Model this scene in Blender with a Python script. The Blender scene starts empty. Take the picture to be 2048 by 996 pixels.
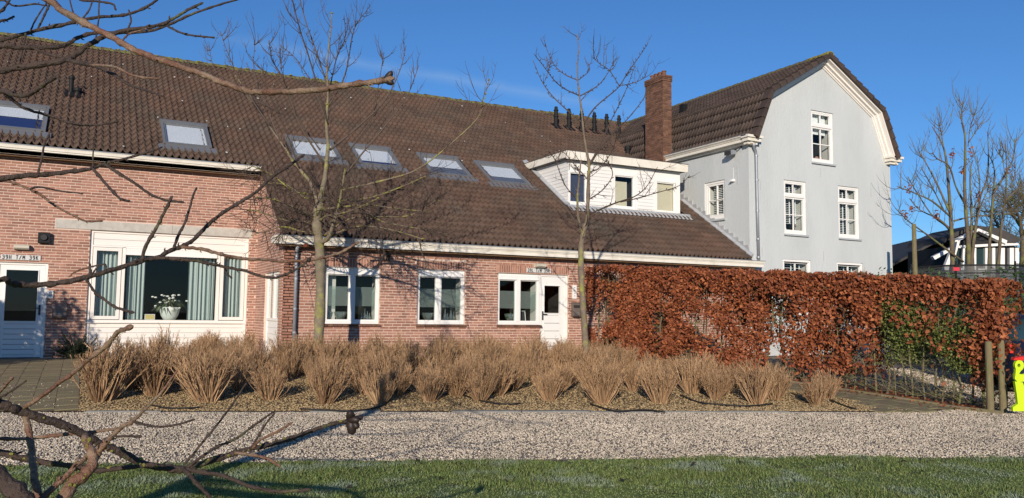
import bpy, math, random
import numpy as np
from mathutils import Vector, Matrix

# ------------------------------------------------------------------ camera, sky, sun, exposure
# world: X along the brick facade (to the right), Y into the building, Z up; z = 0 is the eye level
SC = bpy.context.scene
RAD = math.radians
TH, PIT, ROLL, FPX = RAD(62.307), RAD(4.605), RAD(0.6486), 1637.94
_f = Vector((math.cos(TH)*math.cos(PIT), math.sin(TH)*math.cos(PIT), math.sin(PIT)))
_r0 = Vector((math.sin(TH), -math.cos(TH), 0)); _u0 = _r0.cross(_f)
_r = math.cos(ROLL)*_r0 + math.sin(ROLL)*_u0
_u = -math.sin(ROLL)*_r0 + math.cos(ROLL)*_u0
cd = bpy.data.cameras.new('camera'); cam = bpy.data.objects.new('camera', cd)
SC.collection.objects.link(cam)
cam.matrix_world = Matrix(((_r.x, _u.x, -_f.x, 0), (_r.y, _u.y, -_f.y, 0), (_r.z, _u.z, -_f.z, 0), (0, 0, 0, 1)))
cd.sensor_width = 36.0; cd.sensor_fit = 'HORIZONTAL'; cd.lens = 36.0*FPX/2048
cd.clip_start = 0.1; cd.clip_end = 2000
SC.camera = cam

SUN_EL = RAD(16.0)
SUN_H = Vector((0.57, 0.82, 0)).normalized()          # horizontal direction the light travels
W = bpy.data.worlds.new('World'); SC.world = W; W.use_nodes = True
SKY_STRENGTH = 0.125
SUN_STRENGTH = 4.8
sd = bpy.data.lights.new('sun', 'SUN'); sun = bpy.data.objects.new('sun', sd)
SC.collection.objects.link(sun)
sd.energy = SUN_STRENGTH; sd.angle = RAD(0.5); sd.color = (1.0, 0.89, 0.755)
_ldir = Vector((SUN_H.x*math.cos(SUN_EL), SUN_H.y*math.cos(SUN_EL), -math.sin(SUN_EL)))
sun.rotation_euler = _ldir.to_track_quat('-Z', 'Y').to_euler(); sun.location = (-20, -25, 30)

def ray(x, y):
    """direction through a point of the photograph, of unit depth"""
    return (x-1024)/FPX*_r - (y-498)/FPX*_u + _f
def at(x, y, d):
    return ray(x, y)*d

nt = W.node_tree; nt.nodes.clear()
_o = nt.nodes.new('ShaderNodeOutputWorld'); _b = nt.nodes.new('ShaderNodeBackground')
_s = nt.nodes.new('ShaderNodeTexSky'); _s.sky_type = 'NISHITA'; _s.sun_disc = False
_s.sun_elevation = SUN_EL; _s.sun_rotation = math.atan2(-SUN_H.x, -SUN_H.y)
_s.altitude = 0; _s.air_density = 1.0; _s.dust_density = 0.0; _s.ozone_density = 8.0
_b.inputs[1].default_value = SKY_STRENGTH
# contrail: a soft band of ice cloud along a great circle of the sky
_tc = nt.nodes.new('ShaderNodeTexCoord')
_d1, _d2 = ray(640, 112).normalized(), ray(1120, 196).normalized()
_n = _d1.cross(_d2).normalized(); _mid = ((_d1+_d2)/2).normalized()
def _math(op, a, b=None, clamp=False):
    m = nt.nodes.new('ShaderNodeMath'); m.operation = op; m.use_clamp = clamp
    for i, v in enumerate((a, b)):
        if v is None: continue
        if isinstance(v, (int, float)): m.inputs[i].default_value = v
        else: nt.links.new(v, m.inputs[i])
    return m.outputs[0]
def _dot(vec):
    m = nt.nodes.new('ShaderNodeVectorMath'); m.operation = 'DOT_PRODUCT'
    nt.links.new(_tc.outputs['Generated'], m.inputs[0]); m.inputs[1].default_value = vec
    return m.outputs['Value']
_nz = nt.nodes.new('ShaderNodeTexNoise'); _nz.inputs['Scale'].default_value = 14; _nz.inputs['Detail'].default_value = 6
nt.links.new(_tc.outputs['Generated'], _nz.inputs['Vector'])
_dist = _math('ABSOLUTE', _math('ADD', _dot(_n), _math('MULTIPLY', _math('SUBTRACT', _nz.outputs[0], 0.5), 0.012)))
_band = _math('POWER', _math('SUBTRACT', 1.0, _math('DIVIDE', _dist, 0.011), True), 1.3)
_along = _math('MULTIPLY', _math('SUBTRACT', _dot(_mid), 0.962), 32.0, True)
_front = _math('MULTIPLY', _math('MULTIPLY', _band, _along), _math('MULTIPLY', _nz.outputs[0], 0.42))
_mx = nt.nodes.new('ShaderNodeMixRGB'); nt.links.new(_front, _mx.inputs[0])
nt.links.new(_s.outputs[0], _mx.inputs[1]); _mx.inputs[2].default_value = (3.0, 4.2, 6.0, 1)
nt.links.new(_mx.outputs[0], _b.inputs[0]); nt.links.new(_b.outputs[0], _o.inputs[0])

SC.view_settings.view_transform = 'Standard'; SC.view_settings.look = 'None'
SC.view_settings.exposure = 0.0; SC.view_settings.gamma = 1.0
SC.view_settings.use_curve_mapping = False
SC.cycles.use_denoising = True
SC.cycles.max_bounces = 8; SC.cycles.transparent_max_bounces = 24

# ------------------------------------------------------------------ helpers
rnd = random.Random(11); npr = np.random.default_rng(5)
COL = SC.collection
ORG = {}
def V3(p): return np.array(p, dtype=float)

class MB:
    """collects geometry in world coordinates; build() links it as one mesh object"""
    def __init__(s): s.v = []; s.f = []; s.n = 0
    def add(s, verts, faces):
        verts = np.asarray(verts, dtype=float).reshape(-1, 3)
        s.v.append(verts); s.f.extend([tuple(i+s.n for i in f) for f in faces]); s.n += len(verts)
        return s
    def box(s, x0, x1, y0, y1, z0, z1):
        return s.add([(x0,y0,z0),(x1,y0,z0),(x1,y1,z0),(x0,y1,z0),(x0,y0,z1),(x1,y0,z1),(x1,y1,z1),(x0,y1,z1)],
              [(0,3,2,1),(4,5,6,7),(0,1,5,4),(1,2,6,5),(2,3,7,6),(3,0,4,7)])
    def hexa(s, a, b):
        """two quads (4 points each) joined into a solid"""
        return s.add(list(a)+list(b), [(3,2,1,0),(4,5,6,7),(0,1,5,4),(1,2,6,5),(2,3,7,6),(3,0,4,7)])
    def prism(s, poly, axis, a, b):
        """poly of 2-D points extruded along axis from a to b (axis 0: poly=(y,z), 1: (x,z), 2: (x,y))"""
        def p3(p, t): return ((t,p[0],p[1]) if axis == 0 else (p[0],t,p[1]) if axis == 1 else (p[0],p[1],t))
        n = len(poly); vs = [p3(p,a) for p in poly]+[p3(p,b) for p in poly]
        fs = [tuple(range(n-1,-1,-1)), tuple(range(n,2*n))]+[(i,(i+1)%n,n+(i+1)%n,n+i) for i in range(n)]
        return s.add(vs, fs)
    def tube(s, pts, rad, n=8, cap=True):
        pts = [V3(p) for p in pts]; k = len(pts)
        if not hasattr(rad, '__len__'): rad = [rad]*k
        up = None; rings = []
        for i in range(k):
            t = pts[min(i+1,k-1)]-pts[max(i-1,0)]; t = t/(np.linalg.norm(t)+1e-9)
            if up is None:
                up = np.array([0,0,1.0]) if abs(t[2]) < .9 else np.array([1.0,0,0])
            a = np.cross(t, up); a /= np.linalg.norm(a)+1e-9; b = np.cross(t, a); up = -b
            ang = np.arange(n)*2*np.pi/n
            rings.append(pts[i]+rad[i]*(np.cos(ang)[:,None]*a+np.sin(ang)[:,None]*(-b)))
        fs = []
        for i in range(k-1):
            for j in range(n):
                fs.append((i*n+j, i*n+(j+1)%n, (i+1)*n+(j+1)%n, (i+1)*n+j))
        if cap: fs.append(tuple(range(n-1,-1,-1))); fs.append(tuple((k-1)*n+j for j in range(n)))
        return s.add(np.concatenate(rings), fs)
    def lathe(s, c, prof, n=16):
        """prof: (radius, z) from bottom to top about the vertical through c"""
        c = V3(c); vs = []; fs = []
        for r, z in prof:
            for j in range(n):
                a = 2*math.pi*j/n; vs.append((c[0]+r*math.cos(a), c[1]+r*math.sin(a), c[2]+z))
        for i in range(len(prof)-1):
            for j in range(n): fs.append((i*n+j, i*n+(j+1)%n, (i+1)*n+(j+1)%n, (i+1)*n+j))
        fs.append(tuple(range(n-1,-1,-1))); fs.append(tuple((len(prof)-1)*n+j for j in range(n)))
        return s.add(vs, fs)
    def build(s, name, m, parent=None, smooth=False, org=None):
        v = np.concatenate(s.v) if s.v else np.zeros((0,3))
        o = V3(ORG[parent.name]) if parent is not None else (V3(org) if org is not None else
             np.array([v[:,0].mean(), v[:,1].mean(), v[:,2].min()]))
        me = bpy.data.meshes.new(name); me.from_pydata((v-o).tolist(), [], s.f); me.update()
        if smooth: me.shade_smooth()
        return link(name, me, m, parent, o if parent is None else None, o)

def link(name, me, m, parent=None, loc=None, org=None):
    if m is not None and len(me.materials) == 0: me.materials.append(m)
    ob = bpy.data.objects.new(name, me); COL.objects.link(ob)
    if parent is not None: ob.parent = parent
    if loc is not None: ob.location = loc
    ORG[ob.name] = tuple(org) if org is not None else (0,0,0)
    return ob
def fast_mesh(name, v, f):
    """v (n,3), f (m,k) arrays of one face size"""
    v = np.asarray(v, dtype=np.float32); f = np.asarray(f, dtype=np.int32)
    me = bpy.data.meshes.new(name); k = f.shape[1]
    me.vertices.add(len(v)); me.vertices.foreach_set('co', v.ravel())
    me.loops.add(f.size); me.loops.foreach_set('vertex_index', f.ravel())
    me.polygons.add(len(f)); me.polygons.foreach_set('loop_start', np.arange(0, f.size, k, dtype=np.int32))
    me.polygons.foreach_set('loop_total', np.full(len(f), k, dtype=np.int32))
    me.update(calc_edges=True); return me
def fast(name, v, f, m, parent=None, org=None):
    v = np.asarray(v, dtype=float)
    o = V3(ORG[parent.name]) if parent is not None else (V3(org) if org is not None else np.array([v[:,0].mean(), v[:,1].mean(), v[:,2].min()]))
    return link(name, fast_mesh(name, v-o, f), m, parent, o if parent is None else None, o)
def empty(name, loc, label, cat, group=None):
    o = bpy.data.objects.new(name, None); COL.objects.link(o); o.location = loc; o.empty_display_size = .2
    ORG[o.name] = tuple(loc); return tag(o, label, cat, group)
def tag(o, label=None, cat=None, group=None, kind=None):
    if label: o['label'] = label
    if cat: o['category'] = cat
    if group: o['group'] = group
    if kind: o['kind'] = kind
    return o
def inst(name, me, parent, pos, rot=None, scale=None):
    ob = bpy.data.objects.new(name, me); COL.objects.link(ob); ob.parent = parent
    o = ORG[parent.name]; ob.location = (pos[0]-o[0], pos[1]-o[1], pos[2]-o[2])
    if rot is not None: ob.rotation_euler = rot
    if scale is not None: ob.scale = scale
    return ob

# ------------------------------------------------------------------ materials
def mat(name, col, rough=.75, var=0.0, vscale=3.0, col2=None, c2amt=.5, c2scale=2.0, c2soft=.12, bump=0.0, bscale=40.0,
        island=0.0, spec=.35, metal=0.0, trans=0.0, coord='Object', detail=5, stretch=None, icol2=None):
    m = bpy.data.materials.new(name); m.use_nodes = True; t = m.node_tree; N = t.nodes; L = t.links
    b = N['Principled BSDF']; b.inputs['Roughness'].default_value = rough; b.inputs['Metallic'].default_value = metal
    b.inputs['Specular IOR Level'].default_value = spec
    tc = N.new('ShaderNodeTexCoord'); vec = tc.outputs[coord]
    if coord == 'World': pass
    if stretch:
        mp = N.new('ShaderNodeMapping'); L.new(vec, mp.inputs[0]); mp.inputs['Scale'].default_value = stretch; vec = mp.outputs[0]
    def noise(sc, det=detail):
        n = N.new('ShaderNodeTexNoise'); n.inputs['Scale'].default_value = sc; n.inputs['Detail'].default_value = det
        n.inputs['Roughness'].default_value = .6; L.new(vec, n.inputs['Vector']); return n.outputs[0]
    rgb = N.new('ShaderNodeRGB'); rgb.outputs[0].default_value = (*col, 1); cur = rgb.outputs[0]
    if col2 is not None:
        r = N.new('ShaderNodeMapRange'); L.new(noise(c2scale), r.inputs[0])
        r.inputs[1].default_value = (1-c2amt)-c2soft/2+.0; r.inputs[2].default_value = (1-c2amt)+c2soft/2
        mx = N.new('ShaderNodeMixRGB'); L.new(r.outputs[0], mx.inputs[0]); L.new(cur, mx.inputs[1]); mx.inputs[2].default_value = (*col2, 1)
        cur = mx.outputs[0]
    if icol2 is not None:        # a second natural colour, dealt out piece by piece
        g2 = N.new('ShaderNodeNewGeometry'); o2 = N.new('ShaderNodeObjectInfo'); a2 = N.new('ShaderNodeMath'); a2.operation = 'MULTIPLY_ADD'
        L.new(g2.outputs['Random Per Island'], a2.inputs[0]); a2.inputs[1].default_value = 7.3; L.new(o2.outputs['Random'], a2.inputs[2])
        f2 = N.new('ShaderNodeMath'); f2.operation = 'FRACT'; L.new(a2.outputs[0], f2.inputs[0])
        x2 = N.new('ShaderNodeMixRGB'); L.new(f2.outputs[0], x2.inputs[0]); L.new(cur, x2.inputs[1]); x2.inputs[2].default_value = (*icol2, 1); cur = x2.outputs[0]
    if var or island:
        add = None
        if var:
            r = N.new('ShaderNodeMapRange'); L.new(noise(vscale), r.inputs[0]); r.inputs[1].default_value = .25; r.inputs[2].default_value = .75
            r.inputs[3].default_value = 1-var; r.inputs[4].default_value = 1+var; add = r.outputs[0]
        if island:
            g = N.new('ShaderNodeNewGeometry'); oi = N.new('ShaderNodeObjectInfo')
            a = N.new('ShaderNodeMath'); a.operation = 'ADD'; L.new(g.outputs['Random Per Island'], a.inputs[0]); L.new(oi.outputs['Random'], a.inputs[1])
            fr = N.new('ShaderNodeMath'); fr.operation = 'FRACT'; L.new(a.outputs[0], fr.inputs[0])
            r2 = N.new('ShaderNodeMapRange'); L.new(fr.outputs[0], r2.inputs[0]); r2.inputs[3].default_value = 1-island; r2.inputs[4].default_value = 1+island
            if add is None: add = r2.outputs[0]
            else:
                mm = N.new('ShaderNodeMath'); mm.operation = 'MULTIPLY'; L.new(add, mm.inputs[0]); L.new(r2.outputs[0], mm.inputs[1]); add = mm.outputs[0]
        hs = N.new('ShaderNodeVectorMath'); hs.operation = 'SCALE'; L.new(cur, hs.inputs[0]); L.new(add, hs.inputs['Scale']); cur = hs.outputs[0]
    L.new(cur, b.inputs['Base Color'])
    if bump:
        bp = N.new('ShaderNodeBump'); bp.inputs['Strength'].default_value = bump; bp.inputs['Distance'].default_value = .02
        L.new(noise(bscale), bp.inputs['Height']); L.new(bp.outputs[0], b.inputs['Normal'])
    if trans:
        tr = N.new('ShaderNodeBsdfTranslucent'); L.new(cur, tr.inputs['Color']); ms = N.new('ShaderNodeMixShader')
        ms.inputs[0].default_value = trans; L.new(b.outputs[0], ms.inputs[1]); L.new(tr.outputs[0], ms.inputs[2])
        L.new(ms.outputs[0], N['Material Output'].inputs[0])
    return m
def glass_mat(name, tint=(.92,.96,.95), refl=.10, rough=.0, haze=0.0):
    """thin window pane: mostly clear, with a mirror layer that grows at grazing angles"""
    m = bpy.data.materials.new(name); m.use_nodes = True; t = m.node_tree; N = t.nodes; L = t.links
    N.remove(N['Principled BSDF']); out = N['Material Output']
    tr = N.new('ShaderNodeBsdfTransparent'); tr.inputs[0].default_value = (*tint, 1)
    gl = N.new('ShaderNodeBsdfGlossy'); gl.inputs['Roughness'].default_value = rough
    fr = N.new('ShaderNodeLayerWeight'); fr.inputs[0].default_value = .5
    pw = N.new('ShaderNodeMath'); pw.operation = 'POWER'; L.new(fr.outputs['Facing'], pw.inputs[0]); pw.inputs[1].default_value = 5.0
    a = N.new('ShaderNodeMath'); a.operation = 'MULTIPLY_ADD'; L.new(pw.outputs[0], a.inputs[0]); a.inputs[1].default_value = .9; a.inputs[2].default_value = refl; a.use_clamp = True
    ms = N.new('ShaderNodeMixShader'); L.new(a.outputs[0], ms.inputs[0]); L.new(tr.outputs[0], ms.inputs[1]); L.new(gl.outputs[0], ms.inputs[2])
    last = ms.outputs[0]
    if haze:
        df = N.new('ShaderNodeBsdfDiffuse'); df.inputs[0].default_value = (.62,.68,.64,1)
        m2 = N.new('ShaderNodeMixShader'); m2.inputs[0].default_value = haze; L.new(last, m2.inputs[1]); L.new(df.outputs[0], m2.inputs[2]); last = m2.outputs[0]
    L.new(last, out.inputs[0]); return m

M = {}
M['brick'] = mat('brick_red', (.37,.195,.140), .85, var=.2, vscale=9, island=.24, icol2=(.33,.155,.105), bump=.35, bscale=90)
M['mortar'] = mat('mortar', (.66,.50,.41), .95, var=.18, vscale=2.2, bump=.4, bscale=120)
M['brick_side'] = mat('brick_dusty', (.38,.20,.145), .9, var=.2, vscale=3, island=.16, bump=.3, bscale=70)
M['brick_chimney'] = mat('brick_chimney', (.155,.078,.050), .9, var=.25, vscale=6, island=.35, bump=.4, bscale=80)
M['mortar_dark'] = mat('mortar_chimney', (.24,.15,.105), .95, var=.15, vscale=5)
M['tile'] = mat('roof_tile_brown', (.098,.058,.041), .70, var=.22, vscale=.9, col2=(.070,.055,.042), c2amt=.42, c2scale=.8, c2soft=.3, island=.16, bump=.3, bscale=60, spec=.3)
M['tile_dark'] = mat('roof_tile_dark_brown', (.066,.046,.037), .7, var=.22, vscale=1.2, island=.20, bump=.3, bscale=60, spec=.3)
M['ridge'] = mat('ridge_tile_mossy', (.105,.070,.050), .85, var=.25, vscale=4, col2=(.14,.14,.045), c2amt=.52, c2scale=3.2, c2soft=.18, bump=.8, bscale=30)
M['moss'] = mat('moss_yellow', (.24,.22,.045), .95, var=.35, vscale=20, bump=1.0, bscale=60)
M['white'] = mat('paint_white', (.80,.78,.74), .45, var=.04, vscale=2, spec=.4)
M['cream'] = mat('paint_cream', (.78,.73,.63), .5, var=.05, vscale=2.5, col2=(.62,.57,.47), c2amt=.36, c2scale=3, c2soft=.3)
M['panel'] = mat('panel_white', (.80,.75,.69), .55, var=.03, vscale=2)
M['wood_soffit'] = mat('wood_soffit_brown', (.16,.095,.05), .8, var=.2, vscale=6)
M['zinc'] = mat('zinc_grey', (.30,.32,.35), .45, var=.12, vscale=6, metal=.35)
M['lead'] = mat('lead_flashing', (.42,.43,.44), .55, var=.2, vscale=7, metal=.2)
M['concrete'] = mat('concrete_lintel', (.50,.465,.41), .9, var=.14, vscale=7, col2=(.40,.375,.32), c2amt=.42, c2scale=5, c2soft=.3, bump=.4, bscale=60)
M['grey_render'] = mat('stucco_pale_grey', (.528,.550,.545), .9, var=.03, vscale=1.3, col2=(.485,.507,.50), c2amt=.47, c2scale=1.0, c2soft=.25, bump=.5, bscale=22, stretch=(1,1,.35))
M['grey_sill'] = mat('sill_grey', (.40,.42,.43), .8, var=.1)
M['dark_trim'] = mat('roof_edge_dark', (.07,.07,.075), .6)
M['black'] = mat('black_plastic', (.012,.012,.013), .65, spec=.25)
M['charcoal'] = mat('charcoal_metal', (.035,.034,.034), .5)
M['skyframe'] = mat('skylight_frame_grey', (.20,.205,.215), .5, metal=.3, var=.1)
M['room'] = mat('room_shade_dark', (.03,.028,.026), .95)  # near-black walls hold the dimness of the interiors in their colour
M['room_pale'] = mat('room_pale', (.55,.54,.50), .95)
M['glass'] = glass_mat('window_glass', (.96,.975,.97), .02)
M['glass_front'] = glass_mat('window_glass_front', (.95,.97,.965), .016)
M['frost'] = glass_mat('frosted_film', (.80,.86,.83), .02, .2, haze=.13)
M['glass_sky'] = glass_mat('skylight_glass', (.97,.98,.985), .07)
M['curtain'] = mat('curtain_pale_green', (.56,.64,.62), .9, trans=.25)
M['blind_white'] = mat('blind_white', (.80,.82,.82), .8)
M['blind_beige'] = mat('blind_beige', (.56,.50,.37), .8, var=.05)
M['blind_blue'] = mat('blind_dark_blue', (.045,.055,.10), .8, var=.15)
M['blind_royal'] = mat('blind_royal_blue', (.02,.035,.14), .8)
M['ceramic'] = mat('ceramic_pale', (.62,.66,.62), .3, spec=.5)
M['leaf_dry'] = mat('plant_leaf_pale', (.17,.21,.12), .7, island=.4, trans=.2)
M['flower'] = mat('flower_white', (.75,.73,.68), .8)
M['leaf_green'] = mat('plant_leaf_green', (.07,.14,.03), .6, island=.4, trans=.25)
M['clearglass'] = glass_mat('vase_glass', (.80,.86,.84), .22, .02, haze=.10)
M['yellow_card'] = mat('card_yellow', (.52,.42,.17), .8)
M['sign'] = mat('sign_plate_pale', (.60,.59,.56), .5)
M['letter'] = mat('sign_letter_black', (.015,.015,.02), .6)
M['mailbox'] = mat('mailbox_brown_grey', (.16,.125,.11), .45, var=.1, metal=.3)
M['mailbox_lit'] = mat('mailbox_sunlit_tone', (.20,.165,.145), .45, var=.1, metal=.3)  # lighter copy of the mailbox colour above; sunlight is put into it
M['lamp_cream'] = mat('lamp_cover_cream', (.55,.50,.40), .5)
M['gravel'] = mat('gravel_ground', (.29,.24,.19), .95, var=.3, vscale=35, col2=(.17,.14,.12), c2amt=.46, c2scale=60, c2soft=.15, bump=1.0, bscale=60)
M['pebble'] = mat('gravel_pebble', (.53,.450,.345), .9, island=.40, var=.22, vscale=.8)
M['lawn'] = mat('lawn_ground', (.13,.175,.045), .95, var=.4, vscale=9, col2=(.075,.060,.030), c2amt=.40, c2scale=3)
M['soil'] = mat('bed_soil', (.17,.115,.062), .95, var=.35, vscale=14, col2=(.10,.07,.04), c2amt=.42, c2scale=6, bump=1.0, bscale=50)
M['mulch'] = mat('bed_chips', (.36,.26,.135), .95, island=.45)
M['paver'] = mat('paver_mossy', (.24,.185,.115), .92, var=.25, vscale=2.0, col2=(.19,.17,.08), c2amt=.47, c2scale=1.6, c2soft=.3, island=.10, bump=.5, bscale=50)
M['joint'] = mat('path_joint', (.19,.15,.09), .95, var=.3, vscale=8)
M['kerb'] = mat('kerb_concrete', (.20,.195,.18), .9, var=.2, vscale=5, bump=.4, bscale=50)
M['far_ground'] = mat('meadow_ground', (.07,.08,.035), .95, var=.3, vscale=.3)
M['stem_tan'] = mat('shrub_stem_tan', (.44,.285,.155), .85, island=.30, icol2=(.24,.140,.078), spec=.2)
M['stem_base'] = mat('shrub_stem_base', (.11,.07,.042), .9, island=.3)
M['beech'] = mat('beech_leaf_copper', (.42,.142,.055), .6, island=.40, icol2=(.22,.062,.030), trans=.32, spec=.3)
M['hedge_wood'] = mat('hedge_stem_bark', (.155,.125,.075), .9, var=.3, vscale=8, col2=(.15,.16,.06), c2amt=.45, c2scale=9)
M['hedge_green'] = mat('hedge_leaf_green', (.16,.19,.05), .6, island=.5, trans=.3)
M['twig'] = mat('twig_brown', (.085,.060,.045), .8, island=.3)
M['bark_lichen'] = mat('bark_with_lichen', (.20,.165,.115), .9, var=.3, vscale=7, col2=(.29,.28,.08), c2amt=.42, c2scale=4.5, c2soft=.16, bump=.8, bscale=40)
M['bark_pale'] = mat('bark_pale_brown', (.185,.142,.102), .85, var=.3, vscale=9, col2=(.30,.30,.07), c2amt=.40, c2scale=3.5, c2soft=.14, bump=.6, bscale=40)
M['bark_near'] = mat('bark_red_brown', (.150,.072,.042), .45, var=.4, vscale=7, col2=(.27,.20,.13), c2amt=.43, c2scale=10, c2soft=.3, bump=.8, bscale=55, spec=.45)
M['bark_near_dark'] = mat('bark_dark_brown', (.062,.042,.032), .6, var=.4, vscale=8, col2=(.13,.14,.05), c2amt=.33, c2scale=7, c2soft=.12, bump=1.0, bscale=55, spec=.35)
M['bud'] = mat('bud_dark', (.028,.018,.015), .5)
M['bark_far'] = mat('bark_olive_brown', (.13,.10,.068), .9, var=.3, vscale=5, col2=(.16,.16,.055), c2amt=.45, c2scale=3)
M['evergreen'] = mat('evergreen_dark', (.022,.032,.014), .8, island=.4)
M['laurel'] = mat('laurel_leaf', (.055,.10,.025), .4, island=.5, trans=.2, spec=.5)
M['post'] = mat('post_wood_weathered', (.175,.14,.075), .9, var=.25, vscale=6, stretch=(6,6,1), col2=(.17,.17,.07), c2amt=.42, c2scale=5)
M['neon'] = mat('figure_yellow_green', (.56,.80,.02), .45)
M['cap_red'] = mat('figure_red', (.62,.03,.02), .45)
M['car_blue'] = mat('car_paint_navy', (.010,.016,.035), .18, spec=.6)
M['car_glass'] = mat('car_glass_dark', (.02,.045,.05), .05, spec=.8)
M['rubber'] = mat('rubber_black', (.015,.015,.015), .8)
M['hose'] = mat('hose_black', (.02,.017,.014), .6)
M['dark_roof'] = mat('far_roof_dark', (.055,.050,.047), .8, var=.3, vscale=3, island=.2)
M['dark_wood'] = mat('far_wall_black', (.018,.018,.02), .8)
M['net'] = glass_mat('trampoline_net', (.30,.31,.33), .04, .5, haze=.04)
M['frostleaf'] = mat('fallen_leaf_dark', (.030,.022,.018), .9, island=.4)
M['red_label'] = mat('label_red', (.55,.03,.05), .6)
# ------------------------------------------------------------------ ground
def Yk(X): return np.where(np.asarray(X) < 11.3, 12.84-.409*np.asarray(X), 8.22)      # front edge of the planting bed
def Yl(X): X = np.asarray(X, dtype=float); return 8.57-.36*X-.0045*X*np.abs(X)         # edge of lawn and gravel
def hx(Y): return 11.62+(17.4-Y)*.1117                                                 # centre line of the hedge
def g(X, Y):
    """height of the ground: a flat drive that rises gently to the houses"""
    X = np.asarray(X, dtype=float); Y = np.asarray(Y, dtype=float)
    yh = 20.3-2.9*np.clip((X-2.2)/1.5, 0, 1); yk = np.clip(Yk(X), 3, 16)
    t = np.clip((Y-yk)/(yh-yk), 0, 1)
    return -1.40+.33*(1-(1-t)**1.8)
def gz(x, y): return float(g(x, y))

def grid_mesh(xs, ys, zf):
    X, Y = np.meshgrid(xs, ys, indexing='ij'); Z = zf(X, Y)
    v = np.stack([X, Y, Z], -1).reshape(-1, 3); nx, ny = len(xs), len(ys)
    i, j = np.meshgrid(np.arange(nx-1), np.arange(ny-1), indexing='ij'); a = (i*ny+j).ravel()
    return v, np.stack([a, a+ny, a+ny+1, a+1], -1)
def axis(lo, hi, step, far):
    inner = np.arange(lo, hi+step, step)
    return np.concatenate([-far[::-1]+lo, inner, far+hi])
_far = np.array([3., 10, 30, 80, 200, 500, 900])
v, f = grid_mesh(axis(-14, 34, .5, _far), axis(-6, 34, .5, _far), lambda X, Y: g(X, Y)-.05)
tag(fast('ground', v, f, M['far_ground'], org=(0, 0, -1.45)), kind='structure')
def sheet(name, x0, x1, f0, f1, nx, ny, dz, m, wob=0.0):
    xs = np.linspace(x0, x1, nx); t = np.linspace(0, 1, ny); X = np.repeat(xs[:, None], ny, 1)
    w0 = wob*(np.sin(xs*7.1)+.7*np.sin(xs*17.3+1)+.5*np.sin(xs*41.)); a = f0(xs)+w0; b = f1(xs)+0*xs
    Y = a[:, None]+(b-a)[:, None]*t
    v = np.stack([X, Y, g(X, Y)+dz], -1).reshape(-1, 3)
    i, j = np.meshgrid(np.arange(nx-1), np.arange(ny-1), indexing='ij'); q = (i*ny+j).ravel()
    return tag(fast(name, v, np.stack([q, q+ny, q+ny+1, q+1], -1), m), kind='structure')
LAWN = sheet('lawn', -9, 22, lambda x: Yl(x)-9, lambda x: Yl(x)+.02, 80, 24, -.012, M['lawn'])
GRAVEL = sheet('gravel_drive', -12, 24, lambda x: Yl(x)-.02, lambda x: Yk(x)+.02, 160, 16, -.004, M['gravel'], wob=.02)
YARD = sheet('gravel_yard', 13.5, 30, lambda x: Yk(x)+.02, lambda x: 17.0+0*x, 60, 30, -.004, M['gravel'])
BED = sheet('planting_bed', -2.6, 13.5, lambda x: Yk(x)+.02, lambda x: np.where(x < 3.75, 20.6, 17.7), 90, 40, .012, M['soil'])

# paths of concrete slabs, each slab a piece
def slab_mesh(sx, sy, h=.05, b=.008):
    mb = MB(); x, y = sx/2, sy/2
    mb.add([(-x,-y,-h),(x,-y,-h),(x,y,-h),(-x,y,-h),(-x,-y,-b),(x,-y,-b),(x,y,-b),(-x,y,-b),(-x+b,-y+b,0),(x-b,-y+b,0),(x-b,y-b,0),(-x+b,y-b,0)],
           [(0,1,5,4),(1,2,6,5),(2,3,7,6),(3,0,4,7),(4,5,9,8),(5,6,10,9),(6,7,11,10),(7,4,8,11),(8,9,10,11)])
    me = bpy.data.meshes.new('slab'); me.from_pydata(np.concatenate(mb.v).tolist(), [], mb.f); me.update(); me.materials.append(M['paver']); return me
SLAB = slab_mesh(.2965, .2965, b=.004)
def lay_path(name, corner, ex, nx, ny, keep, pitch=.30):
    ex = np.array(ex)/np.linalg.norm(ex); ey = np.array([-ex[1], ex[0]]); ang = math.atan2(ex[1], ex[0])
    c = [np.array(corner)+ex*a*pitch*nx+ey*b*pitch*ny for a, b in ((0,0),(1,0),(1,1),(0,1))]
    xs = np.linspace(0, nx*pitch, 24); ys = np.linspace(0, ny*pitch, 50)
    A, B = np.meshgrid(xs, ys, indexing='ij'); PX = corner[0]+A*ex[0]+B*ey[0]; PY = corner[1]+A*ex[1]+B*ey[1]
    i, j = np.meshgrid(np.arange(23), np.arange(49), indexing='ij'); q = (i*50+j).ravel()
    f = np.stack([q, q+50, q+51, q+1], -1)
    cx = PX.ravel()[f].mean(1); cy = PY.ravel()[f].mean(1); f = f[[bool(keep(a, b)) for a, b in zip(cx, cy)]]
    o = tag(fast(name, np.stack([PX, PY, g(PX, PY)+.016], -1).reshape(-1, 3), f, M['joint'], org=(corner[0], corner[1], -1.4)), kind='structure')
    for a in range(nx):
        for b in range(ny):
            off = .5*pitch if a % 2 else 0
            p = np.array(corner)+ex*(a+.5)*pitch+ey*((b+.5)*pitch+off)
            if not keep(p[0], p[1]): continue
            z = gz(*p); e = .15
            sy = (gz(*(p+ey*e))-gz(*(p-ey*e)))/(2*e); sx = (gz(*(p+ex*e))-gz(*(p-ex*e)))/(2*e)
            inst('slab', SLAB, o, (p[0], p[1], z+.026+rnd.uniform(-.003, .003)), (sy+rnd.uniform(-.008,.008), -sx+rnd.uniform(-.008,.008), ang+rnd.uniform(-.01,.01)))
    return o
lay_path('entrance_path', (-2.05, 12.7), (1, 0), 7, 27, lambda x, y: y > float(Yk(x))+.12 and y < 20.45 and x < .02+.12*math.sin(y*2.3))
_d = np.array([-.1117, 1.0]); _d /= np.linalg.norm(_d)
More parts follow.
